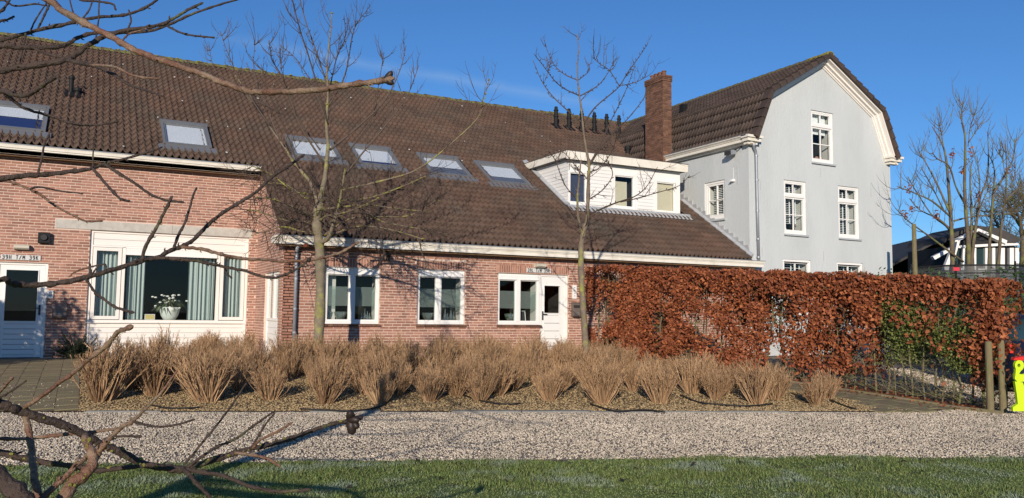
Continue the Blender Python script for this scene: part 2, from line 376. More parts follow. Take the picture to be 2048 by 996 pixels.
lay_path('hedge_path', (hx(7.7)-1.95, 7.75), (_d[1], -_d[0]), 5, 33,
         lambda x, y: y > float(Yk(x))+.05 and y < 17.35 and x < hx(y)-.42 and x > hx(y)-1.30-.75*max(0, min(1, (9.5-y)/1.3))+.05*math.sin(y*3))
# kerb stones along the front of the bed
_e = np.array([11.0, -4.5]); _e /= np.linalg.norm(_e)
KERB = tag(empty('kerb', (0, 12.84, -1.4), None, None), kind='structure')
for i in range(11):
    mb = MB(); L = .985; mb.box(-L/2, L/2, -.05, .05, -.14, .0)
    me = bpy.data.meshes.new('kerb_stone'); me.from_pydata(np.concatenate(mb.v).tolist(), [], mb.f); me.update(); me.materials.append(M['kerb'])
    p = np.array([.15, 12.80])+_e*(.5+i*1.0)
    inst('kerb_stone', me, KERB, (p[0], p[1]+rnd.uniform(-.012,.012), -1.4+.020+rnd.uniform(-.014,.010)), (rnd.uniform(-.04,.04), rnd.uniform(-.006,.006), math.atan2(_e[1], _e[0])+rnd.uniform(-.008,.008)))
_hd = np.array([_d[1], -_d[0]])
for i in range(9):      # edging boards between hedge path and hedge
    y = 8.05+i*.98; mb = MB(); mb.box(-.03, .03, -.48, .48, -.12, .0)
    me = bpy.data.meshes.new('edging_stone'); me.from_pydata(np.concatenate(mb.v).tolist(), [], mb.f); me.update(); me.materials.append(M['paver'])
    sl = (gz(hx(y), y+.4)-gz(hx(y), y-.4))/.8
    inst('edging_stone', me, KERB, (hx(y)-.40, y, gz(hx(y), y)+.055), (sl, 0, math.atan2(.1117, 1)))

# ------------------------------------------------------------------ brick house
YL, YR, XC = 20.6, 17.7, 3.77           # left wall, right wall, the corner between them
HG = -1.10                              # ground at the house
SLOPE = .644; PR = math.atan(SLOPE); Z0, YE = 1.60, 17.42
def roof_z(y): return Z0+SLOPE*(y-YE)
RIDGE_Y = 27.1; RIDGE_Z = roof_z(RIDGE_Y)
HOUSE = empty('brick_house', (8, 22, HG), 'long brick house with brown tiled roof, dormer, skylights and tall chimney', 'house')
CO, BL = .0625, .2125                   # course height and brick length with joint
def brick_mesh(lx, ly, lz):
    mb = MB(); j = lambda: rnd.uniform(-.0015, .0015); c = .003
    x, z = lx/2, lz/2
    back = [(-x,ly,-z),(x,ly,-z),(x,ly,z),(-x,ly,z)]; fr = [(-x+j(),c,-z+j()),(x+j(),c,-z+j()),(x+j(),c,z+j()),(-x+j(),c,z+j())]
    fc = [(a+(c if a < 0 else -c), 0+j(), b+(c if b < 0 else -c)) for a, _, b in fr]
    mb.add(back+fr+fc, [(0,1,5,4),(1,2,6,5),(2,3,7,6),(3,0,4,7),(4,5,9,8),(5,6,10,9),(6,7,11,10),(7,4,8,11),(8,9,10,11)])
    return np.concatenate(mb.v), mb.f
def mesh_of(name, vf, m):
    me = bpy.data.meshes.new(name); me.from_pydata(np.asarray(vf[0]).tolist(), [], vf[1]); me.update(); me.materials.append(m); return me
def wall_bricks(rects, plane, val, wall, brick_m, n_single, score=None):
    """rects: list of (u0,u1,v0,v1,vertical); largest full bricks become parts, the rest one stuff part"""
    rot = (0, 0, 0) if plane == 'Y' else (0, 0, -math.pi/2)
    def pos(u, v): return (u, val, v) if plane == 'Y' else (val, u, v)
    full = [r for r in rects if abs((r[1]-r[0])-(BL-.012)) < .002 and r[2] > -.72]
    full.sort(key=lambda r: score(r) if score else 0); single = set(map(id, full[:n_single]))
    protos = [mesh_of('brick', brick_mesh(BL-.012, .03, CO-.015), brick_m) for _ in range(5)]
    mb = MB()
    for r in rects:
        u, v = (r[0]+r[1])/2, (r[2]+r[3])/2
        if id(r) in single: inst('brick', rnd.choice(protos), wall, pos(u, v), rot)
        else:
            vs, fs = brick_mesh(r[1]-r[0], .03, r[3]-r[2])
            if plane == 'X': vs = np.stack([vs[:, 1], -vs[:, 0], vs[:, 2]], -1)
            mb.add(vs+V3(pos(u, v)), fs)
    tag(mb.build('brick_courses', brick_m, wall), kind='stuff')
def course_rects(u0, u1, v0, v1, openings, top=None):
    out = []; k = 0; v = v0
    while v < v1-.02:
        lo, hi = v+.0075, min(v+CO-.0075, v1); off = (.5*BL if k % 2 else 0)+.02*math.sin(k*1.7)
        n0 = int((u0-off)/BL)-1; iv = []
        for n in range(n0, int((u1-off)/BL)+2):
            a, b = n*BL+off+.006, (n+1)*BL+off-.006
            a, b = max(a, u0), min(b, u1)
            if b-a < .03: continue
            segs = [(a, b)]
            for (p, q, r, s) in openings:
                if hi > r+.004 and lo < s-.004:
                    ns = []
                    for (c, d) in segs:
                        if d <= p or c >= q: ns.append((c, d)); continue
                        if p-c > .03: ns.append((c, p-.004))
                        if d-q > .03: ns.append((q+.004, d))
                    segs = ns
            for (c, d) in segs:
                if top and hi > min(top(c), top(d)): continue
                out.append((c, d, lo, hi))
        v += CO; k += 1
    return out
def backing(plane, val, th, u0, u1, v0, v1, openings, name, m, parent, top=None):
    """wall body with real openings, built as strips"""
    vs = sorted({v0, v1, *[o[2] for o in openings], *[o[3] for o in openings]}); vs = [v for v in vs if v0 <= v <= v1]; mb = MB()
    for a, b in zip(vs[:-1], vs[1:]):
        segs = [(u0, u1)]
        for (p, q, r, s) in openings:
            if r < b-1e-6 and s > a+1e-6:
                ns = []
                for (c, d) in segs:
                    if d <= p or c >= q: ns.append((c, d)); continue
                    if p > c: ns.append((c, p))
                    if d > q: ns.append((q, d))
                segs = ns
        for (c, d) in segs:
            if plane == 'Y': mb.box(c, d, val+.006, val+th, a, b)
            else: mb.box(val+.006, val+th, c, d, a, b)
    return mb.build(name, m, parent)
def soldier(u0, u1, v0, v1, skip=None):
    n = int((u1-u0)/CO); return [(u0+i*(u1-u0)/n+.005, u0+(i+1)*(u1-u0)/n-.005, v0+.005, v1-.004) for i in range(n)]

# openings: (u0,u1,v0,v1)
W1, W2, W3, D2 = (4.70,5.95,-.265,1.015), (6.85,8.05,-.265,1.035), (8.92,10.11,-.265,1.02), (10.11,10.91,-1.05,1.02)
DL, WL = (-1.62,-.665,-1.05,1.015), (.125,3.57,-1.05,1.80)
open_r = [W1, W2, (8.92,10.11,-.265,1.02), (10.11,10.91,HG,1.02)]
open_l = [(-1.62,-.665,HG,1.015), (.125,3.57,HG,1.80)]
wr = backing('Y', YR, .28, XC+.03, 17.05, HG, 1.62, open_r, 'wall', M['mortar'], HOUSE)
sold = []
rects = course_rects(XC+.004, 17.0, HG, 1.45, open_r+[(4.66,6.0,1.015,1.215),(6.81,8.10,1.035,1.235),(8.88,10.95,1.02,1.22)])
for a in ((4.66,6.0,1.02,1.215),(6.81,8.10,1.04,1.235),(8.88,10.95,1.025,1.22)): sold += soldier(*a)
_dep = lambda y: (lambda r: r[0]*_f.x+y*_f.y)
wall_bricks(rects+sold, 'Y', YR, wr, M['brick'], 150, lambda r: abs(r[0]-7.5))
wl = backing('Y', YL, .28, -5.0, XC+.28, HG, 3.5, open_l, 'wall', M['mortar'], HOUSE)
lint = (-.57,3.64,1.81,2.0)
rects = course_rects(-3.2, XC-.002, HG, 3.36, open_l+[(-.58,3.65,1.80,2.005)])
wall_bricks(rects, 'Y', YL, wl, M['brick'], 150, lambda r: abs(r[0]-.3)+.3*abs(r[2]-1.5))
# side wall with raked top
SW = (18.0, 19.5, HG, .90)
mb = MB(); v_ = sorted([HG, .90])
mb.box(XC+.006, XC+.28, YR+.006, 18.0, HG, .90); mb.box(XC+.006, XC+.28, 19.5, YL+.03, HG, .90)
mb.prism([(YR+.006,.90),(YL+.03,.90),(YL+.03,roof_z(YL)-.05),(YR+.006,roof_z(YR)-.06)], 0, XC+.006, XC+.28)
ws = mb.build('side_wall', M['mortar'], HOUSE)
rects = course_rects(YR+.004, YL-.004, HG, 3.6, [SW], top=lambda y: roof_z(y)-.08)
wall_bricks(rects, 'X', XC, ws, M['brick_side'], 0)
# closing walls that make the house solid
MB().box(-5.2, -5.0, YL, 33.2, HG, 3.5).build('end_wall', M['mortar'], HOUSE)
MB().box(-5.2, 19.5, 33.4, 33.6, HG, 3.5).build('back_wall', M['mortar'], HOUSE)
# concrete lintel in two lengths
for a, b in ((-.57,1.82),(1.826,3.64)):
    MB().box(a, b, YL-.012, YL+.2, 1.805, 2.0).build('lintel', M['concrete'], HOUSE)

# ---- doors and windows
def frame_rect(mb, u0, u1, v0, v1, w, y0, y1, wb=None, wt=None):
    wb = w if wb is None else wb; wt = w if wt is None else wt
    mb.box(u0, u0+w, y0, y1, v0, v1); mb.box(u1-w, u1, y0, y1, v0, v1)
    mb.box(u0+w, u1-w, y0, y1, v0, v0+wb); mb.box(u0+w, u1-w, y0, y1, v1-wt, v1)
def room(u0, u1, v0, v1, y0, depth, parent, m=None, name='interior'):
    mb = MB(); y1 = y0+depth
    mb.add([(u0,y0,v0),(u1,y0,v0),(u1,y0,v1),(u0,y0,v1),(u0,y1,v0),(u1,y1,v0),(u1,y1,v1),(u0,y1,v1)],
           [(4,5,6,7),(0,1,5,4),(3,7,6,2),(0,4,7,3),(1,2,6,5)])
    return mb.build(name, m or M['room'], parent)
def front_window(o, mull, name='window'):
    u0, u1, v0, v1 = o; y = YR+.06
    w = mbw = MB(); frame_rect(mbw, u0+.004, u1-.004, v0+.03, v1-.004, .05, y, y+.09, wb=.07, wt=.05)
    fr = mbw.build(name, M['white'], HOUSE)
    c = u0+(u1-u0)*mull
    MB().box(c-.05, c+.05, y-.012, y+.085, v0+.10, v1-.05).build('mullion', M['white'], fr)
    for a, b in ((u0+.054, c-.05), (c+.05, u1-.054)):
        mg = MB(); mg.box(a, b, y-.02, y+.08, v1-.155, v1-.056); mg.box(a, b, y-.034, y-.02, v1-.16, v1-.14); mg.build('vent_grille', M['white'], fr)
        m2 = MB(); frame_rect(m2, a, b, v0+.10, v1-.157, .026, y+.01, y+.07); m2.build('sash', M['white'], fr)
        MB().box(a+.026, b-.026, y+.035, y+.041, v0+.126, v1-.183).build('pane', M['glass_front'], fr)
        MB().box(a+.026, b-.026, y+.045, y+.047, .16, .585).build('frosted_film', M['frost'], fr)
    ms = MB(); n = int((u1-u0+.06)/.105); k = (u1-u0+.06)/n
    for i in range(n):
        a = u0-.03+i*k; ms.hexa([(a+.004,YR-.045,v0-.025),(a+k-.004,YR-.045,v0-.025),(a+k-.004,YR+.06,v0-.02),(a+.004,YR+.06,v0-.02)],
                            [(a+.004,YR-.045,v0+.012),(a+k-.004,YR-.045,v0+.012),(a+k-.004,YR+.06,v0+.028),(a+.004,YR+.06,v0+.028)])
    ms.build('brick_sill', M['brick_chimney'], fr)
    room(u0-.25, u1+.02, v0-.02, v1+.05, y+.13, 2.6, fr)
    MB().box(u1-.03, u1+.0, y+.1, y+.42, v0, v1).build('reveal', M['room_pale'], fr)
    MB().box(u0, u1-.03, y+.09, y+.36, v0+.03, v0+.075).build('inner_sill', M['room_pale'], fr)
    return fr
win1 = front_window(W1, .50); win2 = front_window(W2, .455); win3 = front_window(W3, .49)
def panel_door(o, glass, yb, name='door', boards=5, handle_left=False):
    u0, u1, v0, v1 = o; y = yb+.05
    m1 = MB(); m1.box(u0+.002, u0+.05, y, y+.10, v0, v1-.002); m1.box(u1-.05, u1-.002, y, y+.10, v0, v1-.002); m1.box(u0+.05, u1-.05, y, y+.10, v1-.05, v1-.002)
    d = m1.build(name, M['white'], HOUSE)
    a, b, c0, c1 = glass
    m2 = MB(); m2.box(u0+.054, a, y+.02, y+.07, v0+.02, v1-.054); m2.box(b, u1-.054, y+.02, y+.07, v0+.02, v1-.054)
    m2.box(a, b, y+.02, y+.07, c1, v1-.054); m2.box(a, b, y+.02, y+.07, c0-.06, c0); m2.build('leaf', M['white'], d)
    m3 = MB(); frame_rect(m3, a-.02, b+.02, c0-.02, c1+.02, .02, y+.005, y+.02); m3.build('glazing_bead', M['white'], d)
    MB().box(a, b, y+.045, y+.05, c0, c1).build('pane', M['glass'], d)
    bh = (c0-.06-(v0+.08))/boards
    for i in range(boards): MB().box(a-.02, b+.02, y+.012, y+.06, v0+.08+i*bh+.005, v0+.08+(i+1)*bh-.005).build('board', M['white'], d)
    MB().box(u0+.054, u1-.054, y+.03, y+.065, v0+.02, v0+.08).build('bottom_rail', M['white'], d)
    hx_ = u0+.10 if handle_left else u1-.12
    mh = MB(); mh.box(hx_-.02, hx_+.02, y+.008, y+.02, -.12, .10); mh.tube([(hx_, y+.01, .03), (hx_, y-.035, .03), (hx_+(.10 if handle_left else -.10), y-.04, .03)], .010, 8)
    mh.build('handle', M['charcoal'], d)
    room(u0, u1, v0, v1, y+.14, 1.2, d, name='hallway')
    MB().box(u0-.02, u1+.02, yb-.06, yb+.15, v0-.05, v0).build('threshold', M['kerb'], d)
    return d
panel_door(D2, (10.25,10.70,.06,.74), YR, handle_left=True)
dl = panel_door(DL, (-1.44,-.845,-.25,.85), YL, boards=6)

# the big picture window on the left wall
PW = MB(); y = YL+.05
PW.box(.13, .19, y, y+.09, HG+.02, 1.80); PW.box(3.51, 3.566, y, y+.09, HG+.02, 1.80); PW.box(.19, 3.51, y, y+.09, 1.75, 1.80); PW.box(.19, 3.51, y, y+.09, -.26, -.215)
PW.box(.795, .865, y, y+.09, -.215, 1.44); PW.box(2.855, 2.925, y, y+.09, -.215, 1.36); PW.box(.19, 3.51, y, y+.09, 1.43, 1.47)
pw = PW.build('picture_window', M['panel'], HOUSE)
for i in range(2): MB().box(.19, 3.51, y+.02, y+.07, 1.475+i*.137, 1.475+(i+1)*.137-.007).build('upper_board', M['panel'], pw)
for i in range(7): MB().box(.19, 3.51, y+.02, y+.07, -.27-(i+1)*.118+.006, -.27-i*.118).build('lower_board', M['panel'], pw)
MB().box(.12, 3.57, y-.03, y+.02, -.285, -.262).build('sill', M['panel'], pw)
for a, b in ((.20,.785),(2.935,3.50)):
    ms = MB(); frame_rect(ms, a, b, -.20, 1.42, .075, y-.018, y+.06); s = ms.build('casement', M['panel'], pw)
    MB().box(a+.075, b-.075, y+.03, y+.036, -.125, 1.345).build('pane', M['glass'], pw)
mg = MB(); mg.box(.87, 2.85, y-.03, y+.07, 1.285, 1.425); mg.box(.87, 2.85, y-.045, y-.03, 1.27, 1.30); mg.build('vent_strip', M['white'], pw)
MB().box(.87, 2.85, y+.03, y+.036, -.205, 1.27).build('pane', M['glass_front'], pw)
def curtain(u0, u1, v0, v1, yy, folds):
    n = 60; us = np.linspace(u0, u1, n)
    ph = np.linspace(0, folds*2*np.pi, n); dy = .045*np.sin(ph+.5*np.sin(ph*.37))+.02*np.sin(ph*2.3)
    v = np.concatenate([np.stack([us, yy+dy*.8, np.full(n, v1)], -1), np.stack([us+.01*np.sin(ph), yy+dy*1.15, np.full(n, v0)], -1)])
    return v, [(i, i+1, n+i+1, n+i) for i in range(n-1)]
for a, b, k in ((.24,.78,6),(.92,1.30,4),(2.25,2.84,6),(2.96,3.48,6)):
    mc = MB(); mc.add(*curtain(a, b, -.2, 1.40, y+.20, k)); mc.build('curtain', M['curtain'], pw, smooth=True)
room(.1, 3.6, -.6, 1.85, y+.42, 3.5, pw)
MB().box(.15, 3.55, y+.09, y+.34, -.235, -.208).build('inner_sill', M['room_pale'], pw)
# narrow glazed panel in the side wall
y0, y1 = SW[0], SW[1]; x = XC+.05
ms = MB()
for a, b, c, d in ((y0,y0+.06,HG,.90),(y1-.06,y1,HG,.90),(y0+.06,y1-.06,.84,.90),(y0+.06,y1-.06,-.19,-.13),(18.72,18.79,-.13,.84)): ms.box(x, x+.09, a, b, c, d)
sw = ms.build('side_window', M['white'], HOUSE)
for a, b in ((y0+.06,18.72),(18.79,y1-.06)): MB().box(x+.04, x+.046, a, b, -.13, .84).build('pane', M['glass'], sw)
for i in range(6): MB().box(x+.02, x+.07, y0+.06, y1-.06, -.20-(i+1)*.145+.006, -.20-i*.145).build('board', M['white'], sw)
mb = MB()
for i in range(16): mb.box(x+.10, x+.13, 18.85, 19.4, -.1+i*.058, -.1+i*.058+.012)
tag(mb.build('venetian_blind', M['blind_white'], sw), kind='stuff')
mr = MB(); mr.add([(x+.2,y0,-.3),(x+.2,y1,-.3),(x+.2,y1,.95),(x+.2,y0,.95),(x+1.2,y0,-.3),(x+1.2,y1,-.3),(x+1.2,y1,.95),(x+1.2,y0,.95)],
        [(4,5,6,7),(0,1,5,4),(3,7,6,2),(0,4,7,3),(1,2,6,5)]); mr.build('interior', M['room_pale'], sw)

# ---- gutters: white moulded box gutters
def gutter_profile(yf, zb, zt, ywall):
    h = zt-zb
    return [(ywall,zb+.02),(yf+.10,zb+.02),(yf+.085,zb),(yf+.05,zb),(yf+.05,zb+.42*h),(yf+.035,zb+.46*h),(yf+.035,zb+.56*h),(yf+.015,zb+.62*h),(yf+.005,zb+.85*h),(yf,zb+.88*h),(yf,zt-.012),(yf+.03,zt-.012),(ywall,zt-.05)]
mg = MB(); mg.prism(gutter_profile(YR-.32, 1.445, 1.625, YR+.05), 0, 3.52, 17.32); gr = mg.build('gutter', M['cream'], HOUSE)
mz = MB(); mz.box(3.50, 17.34, YR-.335, YR-.29, 1.617, 1.632); mz.build('zinc_edge', M['zinc'], gr)
mg = MB(); mg.prism(gutter_profile(YL-.30, 3.325, 3.535, YL+.05), 0, -5.3, XC-.02); gl_ = mg.build('gutter', M['cream'], HOUSE)
mz = MB(); mz.box(-5.3, XC-.01, YL-.315, YL-.27, 3.527, 3.542); mz.build('zinc_edge', M['zinc'], gl_)
MB().box(-5.0, XC-.004, YL-.19, YL-.004, 3.29, 3.34).build('soffit_board', M['wood_soffit'], HOUSE)
MB().box(3.62, 17.04, YR-.21, YR-.004, 1.405, 1.46).build('soffit_board', M['wood_soffit'], HOUSE)
# drainpipe
dp = MB().tube([(4.045,YR-.19,1.43),(4.045,YR-.09,1.33),(4.045,YR-.085,1.2),(4.045,YR-.085,-1.12)], .038, 12).build('drainpipe', M['zinc'], HOUSE, smooth=True)
for z in (1.28,.72,.08,-.42): MB().tube([(4.045,YR-.085,z-.02),(4.045,YR-.085,z+.02)], .045, 12).build('pipe_clip', M['dark_trim'] if z > 1 else M['zinc'], dp)

# ---- roof of brown pantiles
TW, TG = .30, .30
def tile_verts():
    n = 13; xs = np.linspace(-TW/2, TW/2, n); ph = xs/TW*4*np.pi
    h = .033*np.cos(ph+.4)+.010*np.cos(2*ph+1.6)
    lo, hi = -TG/2-.02, TG/2+.03
    top0 = np.stack([xs, np.full(n, lo)+.016*np.cos(ph+.4), h+.046], -1); top1 = np.stack([xs, np.full(n, hi), h+.012], -1)
    lip = np.stack([xs, np.full(n, lo)+.014+.016*np.cos(ph+.4), h+.008], -1)
    v = np.concatenate([top0, top1, lip])
    f = [(i, i+1, n+i+1, n+i) for i in range(n-1)]+[(2*n+i, 2*n+i+1, i+1, i) for i in range(n-1)]
    return v, f
TV, TF = tile_verts(); TFa = np.array(TF)
def tile_field(items, part, m, n_single, name='tile'):
    """items: (centre, 3x3 axes); the ones largest in view become parts of their own"""
    me = mesh_of(name, (TV, TF), m); me.shade_smooth()
    def size(it):
        p = it[0]; d = p @ V3(_f); x = 1024+FPX*(p @ V3(_r))/d; yy = 498-FPX*(p @ V3(_u))/d
        return d if (0 < x < 2048 and 0 < yy < 996) else 1e3+d
    items = sorted(items, key=size); vs = []; fs = []; n = 0
    for i, (p, A) in enumerate(items):
        if i < n_single:
            o = inst(name, me, part, p); o.rotation_euler = Matrix(A.tolist()).to_euler()
        else:
            vs.append(TV @ A.T+p); fs.append(TFa+n); n += len(TV)
    if vs:
        o = fast(name+'_courses', np.concatenate(vs), np.concatenate(fs), m, part); o.data.shade_smooth(); tag(o, kind='stuff')
def jit(A):
    a, b = rnd.gauss(0, .008), rnd.gauss(0, .008)
    R = np.array([[1,0,b],[0,1,-a],[-b,a,1]]); return A @ R
# skylights: (x0,x1,y_low,y_high)
SKY = [(-2.02,-.88,21.05,22.28),(1.575,2.68,21.06,22.25),(4.69,5.96,21.14,22.13),(6.42,7.60,21.01,22.06),(8.38,9.64,20.85,21.93),(10.14,11.45,20.69,21.81)]
DX0, DX1, DYF = 12.14, 16.22, 19.72; DZT = 4.45          # dormer
GX0, GX1, GXM = 17.05, 23.21, 20.12                      # grey house
GB = [(17.1,5.2),(17.72,6.64),(GXM,8.06)]
def grey_roof_z(x):
    x = min(x, 2*GXM-x)
    for (a, b), (c, d) in zip(GB[:-1], GB[1:]):
        if x <= c: return b+(d-b)*(x-a)/(c-a)
    return GB[-1][1]
cp, sp = math.cos(PR), math.sin(PR)
A0 = np.array([[1,0,0],[0,cp,-sp],[0,sp,cp]])
items = []
nrow = int((RIDGE_Y-YE)/cp/TG)
ROW0 = YE+.06
for r in range(0, nrow+1):
    yc = ROW0+(r+.5)*TG*cp
    if yc > RIDGE_Y-.05: continue
    zc = roof_z(yc)
    for c in range(-30, 56):
        xc = XC-.06+(c+.5)*TW
        if xc < XC-.05 and yc < YL-.09: continue
        if xc > GX0-.1 and (yc < 22.4 or grey_roof_z(xc+.1) > zc+.05 if xc < GXM else True): continue
        if any(a+.06 < xc < b-.06 and p+.04 < yc < q-.02 for a, b, p, q in SKY): continue
        if DX0-.05 < xc < DX1+.05 and DYF-.05 < yc < 22.25: continue
        if 16.70 < xc < 17.1 and 21.25 < yc < 22.2: continue
        sag = -.05*math.sin(math.pi*np.clip((xc+4)/22, 0, 1))*np.clip((yc-19)/8, 0, 1)
        items.append((V3((xc+rnd.gauss(0,.003), yc, zc+sag+.02)), jit(A0)))
mb = MB()
def deck(x0, x1, ya, yb):
    mb.hexa([(x0,ya,roof_z(ya)-.16),(x1,ya,roof_z(ya)-.16),(x1,yb,roof_z(yb)-.16),(x0,yb,roof_z(yb)-.16)],
            [(x0,ya,roof_z(ya)-.045),(x1,ya,roof_z(ya)-.045),(x1,yb,roof_z(yb)-.045),(x0,yb,roof_z(yb)-.045)])
deck(-5.3, XC-.02, YL-.25, RIDGE_Y); deck(XC-.015, 17.04, YR-.20, 22.5); deck(XC-.015, 19.9, 22.505, RIDGE_Y)
zb = roof_z(33.6-2*(33.6-RIDGE_Y))
mb.hexa([(-5.3,RIDGE_Y+.005,RIDGE_Z-.16),(19.9,RIDGE_Y+.005,RIDGE_Z-.16),(19.9,34,3.4),(-5.3,34,3.4)],
        [(-5.3,RIDGE_Y+.005,RIDGE_Z-.045),(19.9,RIDGE_Y+.005,RIDGE_Z-.045),(19.9,34,3.52),(-5.3,34,3.52)])
ROOF = mb.build('roof', M['tile_dark'], HOUSE)
tile_field(items, ROOF, M['tile'], 300)
# ridge tiles, mossy
def ridge_mesh(L, r0, r1):
    n = 8; vs = []; 
    for x, r in ((-L/2, r0), (L/2-.02, r1), (L/2, r1*.9)):
        for j in range(n+1):
            a = math.pi*(j/n); vs.append((x, r*math.cos(a)*1.1, r*math.sin(a)))
    k = n+1; fs = [(i*k+j, i*k+j+1, (i+1)*k+j+1, (i+1)*k+j) for i in range(2) for j in range(n)]+[tuple(range(n, -1, -1)), tuple(range(2*k, 3*k))]
    return np.array(vs), fs
RM = mesh_of('ridge_tile', ridge_mesh(.44, .125, .105), M['ridge'])
x = -5.2
while x < 19.6:
    sag = -.05*math.sin(math.pi*np.clip((x+4)/22, 0, 1))
    inst('ridge_tile', RM, ROOF, (x, RIDGE_Y, RIDGE_Z-.035+sag+rnd.uniform(-.012,.012)), (rnd.uniform(-.05,.05), rnd.uniform(-.02,.02), rnd.uniform(-.02,.02))); x += .40
mm = MB()
for k in range(150):
    x = rnd.uniform(-4, 17) if k % 3 else rnd.uniform(-3, 5); r = rnd.uniform(.02, .06)
    mm.lathe((x, RIDGE_Y+rnd.uniform(-.1,.02), RIDGE_Z+.05-.05*math.sin(math.pi*np.clip((x+4)/22,0,1))), [(r,0),(r*1.1,.015),(r*.7,.035),(r*.15,.045)], 7)
tag(mm.build('moss', M['moss'], ROOF), kind='stuff')
# skylights
def on_roof(x, y, n): return (x, y-sp*n, roof_z(y)+cp*n)
def roof_slab(mb, x0, x1, y0, y1, n0, n1):
    mb.hexa([on_roof(x0,y0,n0),on_roof(x1,y0,n0),on_roof(x1,y1,n0),on_roof(x0,y1,n0)], [on_roof(x0,y0,n1),on_roof(x1,y0,n1),on_roof(x1,y1,n1),on_roof(x0,y1,n1)])
for i, (a, b, p, q) in enumerate(SKY):
    ms = MB(); w = .06; wy = w*cp
    roof_slab(ms, a, a+w, p, q, -.03, .10); roof_slab(ms, b-w, b, p, q, -.03, .10); roof_slab(ms, a+w, b-w, p, p+wy, -.03, .10); roof_slab(ms, a+w, b-w, q-wy, q, -.03, .115)
    s = ms.build('skylight', M['skyframe'], HOUSE)
    mf = MB(); roof_slab(mf, a-.12, b+.12, p-.22, p, .02, .065); mf.build('apron_flashing', M['skyframe'], s)
    mf = MB(); roof_slab(mf, a-.02, b+.02, q-.01, q+.07, -.01, .125); mf.build('top_hood', M['skyframe'], s)
    mi = MB(); wi = .03
    a1, b1, p1, q1 = a+w+.004, b-w-.004, p+wy+.004, q-wy-.004
    roof_slab(mi, a1, a1+wi, p1, q1, .02, .085); roof_slab(mi, b1-wi, b1, p1, q1, .02, .085); roof_slab(mi, a1+wi, b1-wi, p1, p1+wi, .02, .085); roof_slab(mi, a1+wi, b1-wi, q1-wi, q1, .02, .085)
    mi.build('sash', M['skyframe'], s)
    mp = MB(); roof_slab(mp, a1+wi, b1-wi, p1+wi, q1-wi, .060, .068); mp.build('pane', M['glass_sky'], s)
    lo = [.55, 0, 0, .22, .45, .35][i]; yq = p1+wi+(q1-p1-2*wi)*lo
    mbn = MB(); roof_slab(mbn, a1+wi, b1-wi, yq, q1-wi, .035, .040); mbn.build('blind', M['blind_white'], s)  # pale sheet behind the glass, sets the whitish tone of the pane
    if lo: mbn = MB(); roof_slab(mbn, a1+wi, b1-wi, p1+wi, yq-.003, .02, .025); mbn.build('blue_blind', M['blind_royal'] if i in (0, 3) else M['skyframe'], s)
# flue pipes
for k, (px, py) in enumerate([(15.28,25.72),(15.83,25.70),(16.39,25.70),(16.96,25.70),(17.55,25.74),(18.15,25.78)]):
    z = roof_z(py)
    mf = MB(); mf.lathe((px,py,z-.05), [(.085,0),(.085,.16),(.10,.17),(.10,.22),(.075,.24),(.075,.43),(.098,.44),(.098,.49),(.08,.51),(.072,.66),(.09,.67),(.09,.71),(.062,.73),(.062,.81),(.05,.83)], 14)
    fl = mf.build('flue_pipe', M['black'], HOUSE, smooth=False)
    mf = MB(); roof_slab(mf, px-.17, px+.17, py-.19, py+.19, .03, .07); mf.build('flashing', M['black'], fl)
mf = MB(); mf.lathe((17.25,23.95,roof_z(23.95)-.05), [(.09,0),(.09,.25),(.12,.26),(.12,.36),(.10,.38)], 14); mf.build('vent_pipe', M['black'], HOUSE)
mf = MB(); mf.lathe((-.47,23.5,roof_z(23.5)-.05), [(.055,0),(.055,.42),(.075,.43),(.075,.50),(.05,.52)], 12); vp = mf.build('vent_pipe', M['black'], HOUSE)
mf = MB(); mf.lathe((-.32,23.42,roof_z(23.42)-.05), [(.07,0),(.07,.15),(.10,.17),(.10,.25)], 12); mf.build('vent_hood', M['black'], vp)
mf = MB(); roof_slab(mf, -.60, -.2, 23.25, 23.6, .03, .06); mf.build('flashing', M['black'], vp)
# a few fallen bits of lichen and leaf on the tiles
mm = MB()
for k in range(45):
    x, yy = rnd.uniform(-2.2, 16), rnd.uniform(20.6, 26.5)
    if any(a-.1 < x < b+.1 and p-.2 < yy < q+.1 for a, b, p, q in SKY) or (DX0-.2 < x < DX1+.2 and yy < 22.4): continue
    r = rnd.uniform(.010, .02); roof_slab(mm, x-r, x+r*rnd.uniform(.5,1.5), yy-r, yy+r*.6, .055, .075)
tag(mm.build('lichen_spots', M['ceramic'], ROOF), kind='stuff')

# ---- chimney
CX0, CX1, CY0, CY1 = 16.72, 17.085, 21.25, 22.20; CZT = 7.98
CH = MB().box(CX0+.008, CX1-.008, CY0+.008, CY1-.008, 3.6, CZT).build('chimney', M['mortar_dark'], HOUSE)
mb = MB()
def ring_bricks(z, o, k):
    L = BL; lo, hi = z+.005, z+CO-.006
    for (p0, p1, fix, ax) in ((CX0-o, CX1+o, CY0-o, 'f'), (CY0-o, CY1+o, CX0-o, 'l'), (CY0-o, CY1+o, CX1+o, 'r'), (CX0-o, CX1+o, CY1+o, 'b')):
        u = p0-(.5*L if k % 2 else 0)
        while u < p1:
            a, b = max(u+.004, p0), min(u+L-.004, p1); u += L
            if b-a < .03: continue
            j = rnd.uniform(-.003, .003)
            if ax == 'f': mb.box(a, b, fix+j, fix+.03, lo, hi)
            elif ax == 'b': mb.box(a, b, fix-.03, fix+j, lo, hi)
            elif ax == 'l': mb.box(fix+j, fix+.03, a, b, lo, hi)
            else: mb.box(fix-.03, fix+j, a, b, lo, hi)
z = 3.62; k = 0
while z < CZT-.02: ring_bricks(z, .022 if z > CZT-.22 else 0, k); z += CO; k += 1
tag(mb.build('brick_courses', M['brick_chimney'], CH), kind='stuff')
